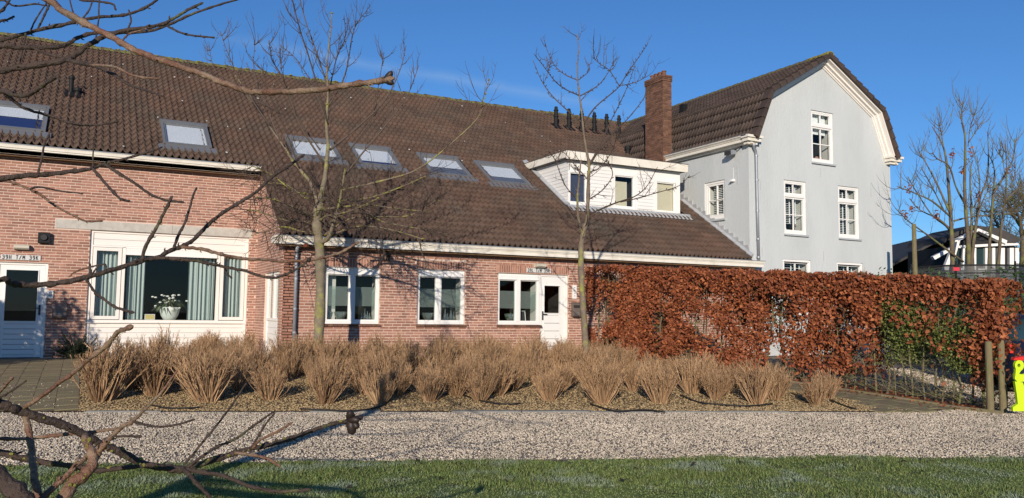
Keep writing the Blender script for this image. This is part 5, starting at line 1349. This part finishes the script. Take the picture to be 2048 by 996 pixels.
for (P, w0, w1, d0, d1, ext, mk) in NB:
    k = len(P); P3 = [V3(at(p[0], p[1], d0+(d1-d0)*i/(k-1))) for i, p in enumerate(P)]
    nb = 0
    if ext:
        E = [V3(at(e[0], e[1], d0)) for e in ext]; tz = min(max(E[0][2]-.15, -.9), 3.0)
        P3 = [trunk_at(tz)]+E+P3; nb = 1+len(E)
    L = [0]+list(np.cumsum([np.linalg.norm(P3[i+1]-P3[i]) for i in range(len(P3)-1)]))
    pts = catmull(P3, 5); m = len(pts); rad = []
    for i in range(m):
        t = min(1, max(0, (i/5-nb)/max(1, k-1))); d = d0+(d1-d0)*t
        r = (w0+(w1-w0)*t)*.44/FPX*d
        if nb and i/5 < nb: r *= 1+.35*(nb-i/5)/nb
        rad.append(r*(1+.09*math.sin(i*2.3+w0)+rnd.uniform(-.05,.07)))
    for i in range(1, m-1): pts[i] = pts[i]+rdir()*min(rad[i]*.22, .0022)
    for i in range(3, m-2):      # knots where leaves grew
        if rnd.random() < .14: rad[i] *= 1.25
    mb = MB(); mb.tube(pts, rad, 10); spurs(mb, pts, rad, .22, min(.009, max(rad)*.7))
    e = unit(pts[-1]-pts[-2]); r = rad[-1]
    mb.tube([pts[-1]-e*r, pts[-1]+e*r*.6, pts[-1]+e*r*2.0, pts[-1]+e*r*3.4], [r*.9, r*1.25, r*1.0, r*.15], 8)
    mb.build('branch', M['bark_near'] if mk == 'r' else M['bark_near_dark'], NT, smooth=True)
    lobes.append((pts, rad))
# fork of buds at the tip of the long branch, and a shrivelled dark fruit at the end of the low one
c = V3(at(772,160,3.0))
for (dx, dy, L) in ((10,-14,.032),(12,6,.03),(4,-6,.02)):
    t = V3(at(772+dx, 160+dy, 2.99)); mb = MB(); mb.tube([c, c+(t-c)*.5, t, t+(t-c)*.25], [.011,.013,.010,.003], 8); mb.build('bud', M['bud'], NT, smooth=True)
c = V3(at(698,838,3.4)); mb = MB()
for (dx, dy, w) in ((2,28,11),(-8,10,9),(14,2,8),(22,-4,6),(12,16,8),(-2,-12,9)):
    t = V3(at(702+dx, 838+dy, 3.38+rnd.uniform(-.03,.03))); m_ = (c+t)/2+rdir()*.008; s = w/FPX*3.4
    mb.tube([c, m_, t, t+(t-c)*.12], [s*.6, s*1.05, s*.75, s*.1], 8)
mb.build('withered_pod', M['bud'], NT, smooth=True)
mb = MB()
for k in (41, 48, 44):
    if k < len(lobes):
        a, b = lobes[k]
        for j in range(46):
            i = rnd.randint(0, len(a)-1); s = unit(rdir()+V3((0,0,.5))); q = rnd.uniform(.004, .009); cc = a[i]+s*b[i]*.95; mb.lathe(cc, [(q*.6,-q*.4),(q,0),(q*.6,q*.6),(q*.1,q*.9)], 6)
tag(mb.build('moss', M['moss'], NT), kind='stuff')
mb = MB()       # upper crown out of view, so the branches belong to a whole tree
for j in range(5):
    z = 2.2+j*.25; a = rnd.uniform(1.6, 4.4); d = V3((math.cos(a), math.sin(a), .9)); sprig(mb, trunk_at(z), d, 1.4, .035, 2, .2, 6, 6, (3, 5), .15)
tag(mb.build('twigs', M['bark_near_dark'], NT), kind='stuff')

# ------------------------------------------------------------------ trees on the right
def zp(x, y): return (1780+x/3.556, 200+y/3.556)
D3 = 27.0
q = at(1925, 660, D3)
T3 = empty('bare_tree', (q.x, q.y, gz(q.x, q.y)), 'wide bare many-stemmed tree with a few withered leaves right of the grey house', 'tree')
ST = [([(455,1350),(445,1150),(440,996),(430,800),(415,600),(400,430),(370,310),(300,190)], 0, .13), ([(560,1350),(558,1150),(555,996),(540,800),(530,600),(535,400),(530,230),(490,80)], -.4, .13),
 ([(590,1330),(585,1100),(580,960),(580,770),(570,600),(575,480),(590,430)], .5, .09), ([(545,760),(470,620),(420,470),(340,420),(300,375)], -.5, .05), ([(570,1300),(590,1050),(610,900),(640,700),(690,560),(700,400),(695,225)], .4, .09),
 ([(700,1330),(705,1150),(710,996),(725,800),(740,600),(740,480),(700,380)], .2, .10), ([(760,1330),(775,1100),(785,980),(800,830),(820,700),(830,500),(820,310)], -.3, .09), ([(815,720),(910,630),(950,590),(1000,520)], -.2, .05),
 ([(738,660),(830,510),(880,400),(885,275)], .3, .05), ([(440,930),(350,850),(210,780),(140,700)], .4, .05), ([(432,830),(300,720),(170,660),(50,615)], -.6, .05), ([(425,800),(330,590),(240,420),(205,370)], .2, .05),
 ([(520,1150),(280,970),(130,860),(40,770)], -.8, .05), ([(530,250),(510,150),(515,10)], .1, .02), ([(555,330),(570,200),(605,90)], .2, .02), ([(560,300),(600,240),(650,160)], -.1, .02), ([(380,330),(365,240),(352,175)], .1, .02),
 ([(820,560),(800,420),(775,380)], 0, .02), ([(460,1000),(400,900),(300,820),(180,640),(128,545)], .5, .04), ([(380,780),(290,600),(220,480)], -.4, .03), ([(455,860),(580,830),(720,820),(900,800)], .3, .04),
 ([(620,860),(650,740),(720,600)], .2, .03), ([(830,640),(880,560),(892,470)], .1, .02), ([(600,760),(640,640),(620,400)], -.2, .03)]
ls = []
for P, dd, r in ST: ls.append(px_limb(T3, [zp(*p) for p in P], D3, D3+dd*2, r*.72, .014, M['bark_far'], 'stem' if r > .08 else 'branch', 7, .15, .03))
tw = MB()
for a, b in ls: dress(tw, a, b, 9, 1.0, .55, .3, 0, .011, (1, 3))
tag(tw.build('twigs', M['bark_far'], T3), kind='stuff')
n = 260; ctr = [zp(*c) for c in ((580,375),(515,495),(135,640),(155,770),(330,830),(625,680),(835,500),(440,390),(110,820))]
P = np.array([V3(at(c[0]+rnd.gauss(0,3.2), c[1]+rnd.gauss(0,5), D3+rnd.uniform(-.3,.3))) for c in (ctr[i % len(ctr)] for i in range(n))])
v, f = leaves_mesh(P, npr.normal(size=P.shape), .11, .5); tag(fast('withered_leaves', v, f, M['beech'], T3), kind='stuff')
D4 = 46.0; q = at(2046, 640, D4)
T4 = empty('bare_tree', (q.x, q.y, -1.1), 'dense twiggy bare tree behind the white garden house at the right edge', 'tree')
ls = []
for P in ([(2044,640),(2045,540),(2044,480),(2040,440),(2030,420)], [(2044,480),(2010,470),(1990,440),(1980,420)], [(2044,470),(2070,430),(2080,400)], [(2040,450),(2020,420),(2015,395)], [(2042,500),(2015,490),(1985,485)], [(2042,440),(2050,410),(2048,390)]):
    ls.append(px_limb(T4, P, D4, D4+rnd.uniform(-2, 2), .22 if len(P) > 4 else .10, .04, M['bark_far'], 'limb', 7, .1, .05))
tw = MB()
for a, b in ls: dress(tw, a, b, 34, 2.0, .25, .15, 0, .022, (3, 5), 2)
tag(tw.build('twigs', M['bark_far'], T4), kind='stuff')

# ------------------------------------------------------------------ evergreen bushes
def leaf_bush(name, c, rad, n, size, m, label, cat, wood='hedge_wood', aspect=.5, lumps=1.0):
    c = V3(c); s = empty(name, (c[0], c[1], c[2]), label, cat)
    d = npr.normal(size=(n, 3)); d /= np.linalg.norm(d, axis=1, keepdims=True); r = npr.uniform(.25, 1, n)**.45
    P = d*r[:, None]; k = 1+.28*lumps*snoise(d*1.0+c, 2.6); P = P*k[:, None]*np.array(rad)+c+np.array([0, 0, rad[2]*.95])
    keep = P[:, 2] > c[2]+.05; P = P[keep]; N = d[keep]+npr.normal(size=P.shape)*.6+np.array([0, 0, .3])
    v, f = leaves_mesh(P, N, size, aspect); tag(fast('foliage', v, f, m, s), kind='stuff')
    for j in range(3):
        a = rnd.uniform(0, 6.28); MB().tube([c+V3((0,0,-.1)), c+V3((.15*math.cos(a)*rad[0], .15*math.sin(a)*rad[1], rad[2]*.6)), c+V3((.4*math.cos(a)*rad[0], .4*math.sin(a)*rad[1], rad[2]*1.3))], [.03, .022, .008], 6).build('stem', M[wood], s)
    return s
q = at(2040, 610, 16.5); leaf_bush('laurel_bush', (q.x, q.y, -1.2), (1.3, 1.3, 1.05), 5200, .11, M['laurel'], 'glossy green laurel bush behind the right end of the hedge', 'bush')
q = at(1812, 560, 22); leaf_bush('laurel_bush', (q.x, q.y, -1.1), (1.0, 1.0, 1.15), 3000, .12, M['laurel'], 'green laurel bush between the grey house and the trampoline', 'bush')
q = at(1915, 560, 20.5); leaf_bush('laurel_bush', (q.x, q.y, -1.1), (1.9, 1.0, 1.06), 4200, .12, M['laurel'], 'green laurel bush in front of the trampoline', 'bush')
# dark juniper beside the left door
jc = V3((-.02, 20.15, gz(0, 20.1)))
JB = empty('juniper', tuple(jc), 'low dark spiky juniper at the foot of the wall left of the large window', 'shrub')
mb = MB()
for k in range(70):
    a = rnd.uniform(0, 6.28); e = rnd.uniform(.25, 1.2); d = V3((math.cos(a)*math.cos(e)*.9, math.sin(a)*math.cos(e)*.7, math.sin(e))); L = rnd.uniform(.35, .72)
    pts = [jc, jc+d*L*.5, jc+d*L+V3((0,0,-.03))]; mb.tube(pts, [.012,.009,.004], 4)
    for j in range(34):
        t = rnd.uniform(.15, 1); p = pts[0]+(pts[2]-pts[0])*t; s = unit(d*.8+rdir()*.8); sprig(mb, p, s, rnd.uniform(.04, .09), .006, 0, 0, 2, 3)
tag(mb.build('foliage', M['evergreen'], JB), kind='stuff')
MB().lathe(jc, [(.05,-.05),(.04,.1),(.02,.25)], 8).build('stem', M['hedge_wood'], JB)
# the evergreen that shades the left door stands just outside the view
leaf_bush('yew_shrub', (-4.75, 16.3, -1.2), (1.35, 1.35, 1.90), 22000, .13, M['evergreen'], 'tall dark yew shrub beside the entrance path', 'shrub')

# ------------------------------------------------------------------ ground cover
def frosty_grass():
    m = mat('grass_blade', (.185,.275,.065), .7, island=.40, trans=.3, icol2=(.27,.285,.11)); t = m.node_tree; N = t.nodes; L = t.links
    b = N['Principled BSDF']; src = b.inputs['Base Color'].links[0].from_socket
    gm = N.new('ShaderNodeNewGeometry'); nz = N.new('ShaderNodeTexNoise'); nz.inputs['Scale'].default_value = 2.2; nz.inputs['Detail'].default_value = 8; L.new(gm.outputs['Position'], nz.inputs['Vector'])
    r = N.new('ShaderNodeMapRange'); L.new(nz.outputs[0], r.inputs[0]); r.inputs[1].default_value = .50; r.inputs[2].default_value = .66; r.inputs[4].default_value = .55
    mx = N.new('ShaderNodeMixRGB'); L.new(r.outputs[0], mx.inputs[0]); L.new(src, mx.inputs[1]); mx.inputs[2].default_value = (.42,.48,.42,1)
    L.new(mx.outputs[0], b.inputs['Base Color']); return m
M['grass'] = frosty_grass()
n = 190000
s = npr.uniform(-5.2, 11.5, n); t = npr.uniform(0, 1, n)**1.0*2.9; X = s; Y = Yl(X)+.02-t+.04*np.sin(X*7)+.03*np.sin(X*19)+.02*np.sin(X*47)
keep = npr.uniform(0, 1, n) < np.clip(1.1-.12*t, .3, 1); X, Y = X[keep], Y[keep]; n = len(X)
P = np.stack([X, Y, np.full(n, -1.412)], -1); P[:, 2] += .010*np.abs(snoise(P, 3.0)) 
pn = snoise(P+11, 2.4); H = (.010+.018*npr.uniform(0, 1, n))*(1+.6*np.clip(pn, -.8, 1)); a = npr.uniform(0, 6.28, n); w = npr.uniform(.0025, .0048, n)
dx = np.stack([np.cos(a), np.sin(a), np.zeros(n)], -1); ld = np.stack([np.cos(a+1.57+npr.normal(size=n)*.5), np.sin(a+1.57), np.zeros(n)], -1)*(H*npr.uniform(.4, 2.2, n))[:, None]
up = np.array([0, 0, 1.0])
v = np.stack([P-dx*w[:, None], P+dx*w[:, None], P+dx*w[:, None]*.8+up*(H*.6)[:, None]+ld*.35, P-dx*w[:, None]*.8+up*(H*.6)[:, None]+ld*.35, P+up*H[:, None]+ld], 1).reshape(-1, 3)
q = np.arange(n)[:, None]*5
f = np.stack([q+np.array([0,1,2]), q+np.array([0,2,3]), q+np.array([3,2,4])], 1).reshape(-1, 3)
tag(fast('grass', v, f, M['grass']), 'short frosty lawn grass in the foreground', 'grass', kind='stuff')
OCT = np.array([(1,0,0),(-1,0,0),(0,1,0),(0,-1,0),(0,0,1),(0,0,-1.0)]); OF = np.array([(0,2,4),(2,1,4),(1,3,4),(3,0,4),(2,0,5),(1,2,5),(3,1,5),(0,3,5)])
def stones(name, X, Y, Z, s0, s1, m, label, flat=.6):
    n = len(X); s = npr.uniform(s0, s1, n); sc = np.stack([s*npr.uniform(.7,1.3,n), s*npr.uniform(.7,1.3,n), s*flat*npr.uniform(.6,1.2,n)], -1)
    a = npr.uniform(0, 6.28, n); ca, sa = np.cos(a), np.sin(a)
    v = OCT[None]*sc[:, None, :]*npr.uniform(.8, 1.2, (n, 6, 1)); x = v[..., 0]*ca[:, None]-v[..., 1]*sa[:, None]; y = v[..., 0]*sa[:, None]+v[..., 1]*ca[:, None]
    tl = npr.normal(size=n)*.35; z = v[..., 2]+x*tl[:, None]
    v = np.stack([x+X[:, None], y+Y[:, None], z+Z[:, None]], -1).reshape(-1, 3); f = (np.arange(n)[:, None, None]*6+OF[None]).reshape(-1, 3)
    return tag(fast(name, v, f, m), label, name.split('_')[-1] if label else None, kind='stuff')
n = 120000; X = npr.uniform(-6.0, 14.5, n); t = npr.uniform(0, 1, n); y0, y1 = Yl(X), Yk(X)+.01; Y = y0+(y1-y0)*t; 
stones('drive_gravel', X, Y, g(X, Y)+.004, .007, .016, M['pebble'], 'loose pinkish-grey gravel covering the drive')
n = 9000; X = npr.uniform(13.6, 18, n); Y = npr.uniform(8.2, 13, n); stones('yard_gravel', X, Y, g(X, Y)+.004, .012, .025, M['pebble'], 'pale gravel seen through the foot of the hedge')
n = 34000; X = npr.uniform(.05, 11.2, n); Y = Yk(X)+.06+npr.uniform(0, 1, n)**1.3*4.2; k = (X < hx(Y)-1.34) & (Y < 17); X, Y = X[k], Y[k]
stones('bed_chips', X, Y, g(X, Y)+.018, .010, .024, M['mulch'], 'ochre bark chips and gravel between the shrubs', .4)
n = 90; X = npr.uniform(-1.6, .0, n); Y = npr.uniform(13.2, 15.5, n); stones('scattered_gravel', X, Y, g(X, Y)+.032, .008, .016, M['pebble'], 'a few gravel bits scattered on the entrance path')
# dark fallen leaves on lawn and drive
lm = leaves_mesh(np.array([[0,0,.02],[.03,.02,.025]]), np.array([[.3,.1,1],[-.4,.2,1.]]), .085, .7)
LM = mesh_of('fallen_leaf', (lm[0], [tuple(x) for x in lm[1]]), M['frostleaf'])
for (x, y) in ((837,925),(910,935),(808,961),(715,942),(1270,945),(1510,925),(1012,968),(1390,937),(1480,930),(1250,968),(1845,950),(1805,930),(880,965),(700,985),(1072,868),(1230,825),(1120,845),(1590,843)):
    d = 1.4/(-ray(x, y).z); p = at(x, y, d); o = bpy.data.objects.new('fallen_leaf', LM); COL.objects.link(o); o.location = (p.x, p.y, -1.385); o.rotation_euler = (rnd.uniform(-.3,.3), rnd.uniform(-.3,.3), rnd.uniform(0,6.28)); s = rnd.uniform(.5, 1.0); o.scale = (s, s, s)
    tag(o, 'small dark withered leaf lying on the %s' % ('lawn' if y > 915 else 'gravel drive'), 'leaf', 'fallen dark leaves')
# black irrigation hoses
HO = ([(600,818),(640,820),(700,822),(745,818),(770,806),(772,795)], [(895,770),(920,785),(960,800),(1010,808),(1040,806)], [(1360,790),(1400,805),(1450,810),(1500,812),(1545,808)], [(1480,770),(1500,780),(1530,785)], [(300,810),(340,817),(400,815)], [(1660,800),(1690,812),(1712,818)], [(1180,808),(1230,822),(1290,820),(1330,825)], [(790,770),(815,778),(830,780)])
for i, P in enumerate(HO):
    P3 = []
    for x, y in P:
        p = None
        for it in range(12):
            z = -1.35 if p is None else gz(p.x, p.y)+.035; p = at(x, y, z/ray(x, y).z)
        P3.append((p.x, p.y, gz(p.x, p.y)+.04))
    o = MB().tube(catmull(P3, 5), .011, 7).build('drip_hose', M['hose'], None, smooth=True)
    tag(o, 'thin black drip hose on the bed, %s' % ['below the second small window','below the door-side window','right part near the kerb','at the right rear shrubs','at the left front shrubs','end piece by the hedge path','across the front kerb','between shrubs left of centre'][i], 'hose', 'drip hoses in the bed')
# ------------------------------------------------------------------ things on the right: figure, car, garden buildings
def plate(mb, P, d, th):
    a = [V3(at(x, y, d)) for x, y in P]; off = V3(_f)*th; n = len(P)
    mb.add(a+[p+off for p in a], [tuple(range(n)), tuple(range(2*n-1, n-1, -1))]+[(i, n+i, n+(i+1) % n, (i+1) % n) for i in range(n)])
FD = 12.15
q = at(2046, 822, FD); FG = empty('warning_figure', (q.x, q.y, gz(q.x, q.y)), 'fluorescent yellow-green child-shaped warning figure with red cap at the right edge', 'sign')
mb = MB(); ring = [(2039+9*math.cos(a), 731+11*math.sin(a)) for a in np.linspace(0, 2*math.pi, 17)[:-1]]; inn = [(2038+3.2*math.cos(a), 731+4*math.sin(a)) for a in np.linspace(0, 2*math.pi, 17)[:-1]]
for i in range(16): j = (i+1) % 16; plate(mb, [ring[i], ring[j], inn[j], inn[i]], FD, .05)
plate(mb, [(2032,738),(2042,741),(2036,752),(2031,752)], FD, .05); mb.build('hand', M['neon'], FG)
mb = MB(); plate(mb, [(2030,748),(2048,749),(2062,744),(2064,762),(2048,763),(2036,764),(2030,758)], FD+.01, .05); mb.build('arm', M['neon'], FG)
mb = MB(); plate(mb, [(2056,740),(2090,740),(2096,770),(2088,790),(2060,790),(2052,765)], FD+.02, .05); mb.build('body', M['neon'], FG)
mb = MB(); plate(mb, [(2030,763),(2046,765),(2052,785),(2056,812),(2056,823),(2026,822),(2026,815),(2036,808),(2034,790)], FD, .055); mb.build('leg', M['neon'], FG)
mb = MB(); plate(mb, [(2072,786),(2088,788),(2096,812),(2104,822),(2074,823)], FD+.02, .055); mb.build('leg', M['neon'], FG)
mb = MB(); plate(mb, [(2074+14*math.cos(a), 726+15*math.sin(a)) for a in np.linspace(0, 2*math.pi, 17)[:-1]], FD+.02, .06); mb.build('head', M['neon'], FG)
mb = MB(); plate(mb, [(2024+3,720),(2030,716),(2054,712),(2066,706),(2082,706),(2090,718),(2060,722)], FD-.005, .07); mb.build('cap', M['cap_red'], FG)
# car behind the hedge end
CD = 14.6
def carp(a, b, h):      # along the car, across it, height above ground
    base = at(2029, 700, CD); z = gz(base.x, base.y); return (base.x+_r0.x*a+math.cos(TH)*b, base.y+_r0.y*a+math.sin(TH)*b, z+h)
q = carp(2, .8, 0); CAR = empty('parked_car', q, 'dark navy car parked behind the right end of the hedge', 'car')
def car_loft(stations, name, m):
    vs = []; fs = []; n = None
    for a, prof in stations:
        n = len(prof)
        for b, h in prof: vs.append(carp(a, b, h))
    for i in range(len(stations)-1):
        for j in range(n-1): fs.append((i*n+j, i*n+j+1, (i+1)*n+j+1, (i+1)*n+j))
    fs.append(tuple(range(n-1, -1, -1))); fs.append(tuple((len(stations)-1)*n+j for j in range(n)))
    mb = MB(); mb.add(vs, fs); return mb.build(name, m, CAR, smooth=True)
def sec(w0, w1, w2, lo, mid, hi): return [(.85-w0,lo),(.85-w1,mid),(.85-w2,hi),(.85+w2,hi),(.85+w1,mid),(.85+w0,lo)]
car_loft([(0,sec(.62,.66,.60,.38,.60,.92)),(.08,sec(.74,.80,.70,.26,.62,1.00)),(.5,sec(.82,.86,.76,.20,.62,1.0)),(3.0,sec(.82,.86,.76,.20,.62,.98)),(3.7,sec(.80,.84,.70,.22,.60,.88)),(4.1,sec(.66,.72,.55,.30,.52,.74))], 'body', M['car_blue'])
car_loft([(.10,sec(.70,.66,.60,.98,1.15,1.30)),(.30,sec(.74,.68,.56,.98,1.25,1.44)),(1.2,sec(.76,.70,.58,.98,1.30,1.50)),(2.2,sec(.76,.70,.56,.98,1.28,1.46)),(3.0,sec(.74,.70,.66,.97,.98,.99))], 'cabin', M['car_glass'])
car_loft([(.06,sec(.62,.60,.56,1.30,1.34,1.36)),(.4,sec(.60,.58,.54,1.42,1.46,1.47)),(1.2,sec(.61,.59,.55,1.48,1.51,1.525)),(2.2,sec(.59,.57,.53,1.44,1.465,1.48))], 'roof', M['car_blue'])
for a in (.75, 3.25):
    for b in (.04, 1.66):
        c0 = V3(carp(a, b, .31)); ax = V3((math.cos(TH), math.sin(TH), 0))*.10; w = MB().tube([c0-ax, c0-ax*.9, c0+ax*.9, c0+ax], [.27,.31,.31,.27], 18).build('wheel', M['rubber'], CAR)
        MB().tube([c0-ax*1.02, c0-ax*.6], [.20,.19], 14).build('rim', M['zinc'], w)
mb = MB(); p = [V3(carp(a, b, h)) for a, b, h in ((-.01,.12,.78),(-.01,.34,.78),(-.01,.34,.94),(-.01,.12,.94),(.06,.12,.78),(.06,.34,.78),(.06,.34,.94),(.06,.12,.94))]; mb.hexa(p[:4], p[4:]); mb.build('tail_light', M['cap_red'], CAR)

# dark barn with a long low roof
RA, RB = at(1735, 506, 48.0), at(1906, 468, 36.6); zr = (RA.z+RB.z)/2
ax = unit((RB.x-RA.x, RB.y-RA.y, 0)); nv = V3((-ax[1], ax[0], 0)); 
if nv @ V3((-_f.x, -_f.y, 0)) < 0: nv = -nv
A, B = V3((RA.x, RA.y, zr))-ax*6, V3((RB.x, RB.y, zr))
BARN = empty('dark_barn', tuple(((A+B)/2)*np.array([1,1,0])+V3((0,0,-1.1))), 'black barn with long dark tiled roof behind the grey house', 'barn')
W_, H_ = 3.4, 1.9
mb = MB()
for s in (1, -1): mb.hexa([A, B, B+nv*s*W_-V3((0,0,H_)), A+nv*s*W_-V3((0,0,H_))], [A+V3((0,0,.12)), B+V3((0,0,.12)), B+nv*s*W_-V3((0,0,H_-.12)), A+nv*s*W_-V3((0,0,H_-.12))])
rf = mb.build('roof', M['dark_roof'], BARN)
mb = MB(); L = np.linalg.norm(B-A); nr, nc = 11, int(L/.42)
for i in range(nr):
    for j in range(nc):
        t0, t1 = i/nr, (i+.9)/nr; p = A+ax*(j*.42+(.2 if i % 2 else 0)); q_ = lambda t, e, o: p+ax*e+nv*W_*t-V3((0,0,H_*t-.125-o))
        mb.add([q_(t0,0,.02), q_(t0,.40,.02), q_(t1,.40,.05), q_(t1,0,.05)], [(0,1,2,3)])
tag(mb.build('roof_tile_courses', M['dark_roof'], rf), kind='stuff')
e = W_-.25
mb = MB(); b0 = [A+nv*e, B+nv*e, B-nv*e, A-nv*e]; zt = zr-H_+.1
mb.hexa([(p[0],p[1],-1.15) for p in b0], [(p[0],p[1],zt) for p in b0]); mb.build('wall', M['dark_wood'], BARN)
# white garden house, seen frontally
GD = 29.5
def gp(x, y, dd=0): return V3(at(x, y, GD))+V3((math.cos(TH), math.sin(TH), 0))*dd
q = at(1965, 640, GD); GH = empty('white_garden_house', (q.x, q.y, -1.1), 'white wooden garden house with glazed front and black gabled roof', 'house')
def gpart(name, P, m, d0=0, d1=.12, parent=None):
    mb = MB(); a = [gp(x, y, d0) for x, y in P]; b = [gp(x, y, d1) for x, y in P]; n = len(P)
    mb.add(a+b, [tuple(range(n)), tuple(range(2*n-1, n-1, -1))]+[(i, n+i, n+(i+1) % n, (i+1) % n) for i in range(n)]); return mb.build(name, m, parent or GH)
gpart('wall', [(1896,492),(2035,492),(2035,690),(1896,690)], M['dark_wood'], .12, 3.0)
gpart('gable_board', [(1905,492),(1951,466),(1996,492)], M['dark_wood'], .02, .15)
gpart('roof', [(1897,484),(1951,457),(2004,482),(2036,486),(2060,478),(2010,455),(1955,448),(1905,470)], M['dark_roof'], .3, 3.2)
gpart('bargeboard', [(1905,487),(1951,463),(1951,458),(1903,481)], M['white'], -.2, .1); gpart('bargeboard', [(1951,463),(2006,489),(2008,482),(1951,458)], M['white'], -.2, .1)
gpart('fascia', [(1905,492),(1998,487),(2034,487),(2034,491),(1998,492),(1905,497)], M['white'], -.1, .1)
for a, b in ((1897,1906),(1924,1929),(1944,1951),(1969,1976),(1983,1989),(1996,2008),(2018,2026),(2029,2036)): gpart('post', [(a,496),(b,496),(b,690),(a,690)], M['white'], -.05, .1)
for a, b in ((1906,1924),(1929,1944),(1951,1969),(1976,1983)): gpart('pane', [(a,497),(b,497),(b,530),(a,530)], M['car_glass'], .06, .11)
gpart('dado', [(1896,535),(2036,540),(2036,560),(1896,560)], M['white'], -.03, .1)
gpart('lean_to_board', [(1891,487),(1902,485),(1880,560),(1862,560)], M['white'], -.6, -.45); gpart('lean_to_board', [(1846,516),(1884,497),(1884,503),(1850,522)], M['white'], -.7, -.5)
# wooden pole
q = at(1833, 640, 24); o = MB().lathe((q.x, q.y, -1.2), [(.075,0),(.070,2.0),(.058,4.0),(.050,4.02)], 12).build('wooden_pole', M['post'], None); tag(o, 'tall round wooden pole right of the grey house', 'pole')
# trampoline with net
q = at(1935, 560, 25.5); tc = V3((q.x, q.y, -1.1)); TRM = empty('trampoline', tuple(tc), 'round trampoline with black safety net behind the hedge', 'trampoline')
R_ = 1.62; n = 28; zt = 1.62+1.1
for k in range(6):
    a = k*math.pi/3+.4; p = tc+V3((R_*math.cos(a), R_*math.sin(a), 0)); MB().tube([p, p+V3((0,0,zt+.12))], .03, 8).build('pole', M['black'], TRM)
for z, h in ((.75,.10),(zt-.03,.05),(zt-.25,.03)):
    mb = MB(); pts = [tc+V3((R_*math.cos(2*math.pi*i/n), R_*math.sin(2*math.pi*i/n), z)) for i in range(n+1)]
    for a, b in zip(pts[:-1], pts[1:]): mb.hexa([a, b, b*1.0+unit(tc-b)*V3((.03,.03,0)), a+unit(tc-a)*V3((.03,.03,0))], [a+V3((0,0,h)), b+V3((0,0,h)), b+unit(tc-b)*V3((.03,.03,0))+V3((0,0,h)), a+unit(tc-a)*V3((.03,.03,0))+V3((0,0,h))])
    mb.build('rim' if z < 1 else 'net_band', M['black'], TRM)
vs = []; 
for z in (.85, zt): vs += [tuple(tc+V3((R_*.985*math.cos(2*math.pi*i/n), R_*.985*math.sin(2*math.pi*i/n), z))) for i in range(n)]
MB().add(vs, [(i, (i+1) % n, n+(i+1) % n, n+i) for i in range(n)]).build('net', M['net'], TRM, smooth=True)
MB().lathe(tc+V3((0,0,.78)), [(R_*.9,0),(R_*.9,.02)], 28).build('mat', M['black'], TRM)
la = V3(at(1913, 538, 25.5-R_-.02)); u_ = V3((_r0.x, _r0.y, 0)); MB().hexa([la-u_*.09+V3((0,0,-.05)), la+u_*.09+V3((0,0,-.05)), la+u_*.09+V3((0,0,.05)), la-u_*.09+V3((0,0,.05))], [p+V3((math.cos(TH),math.sin(TH),0))*.01 for p in (la-u_*.09+V3((0,0,-.05)), la+u_*.09+V3((0,0,-.05)), la+u_*.09+V3((0,0,.05)), la-u_*.09+V3((0,0,.05)))]).build('label', M['red_label'], TRM)
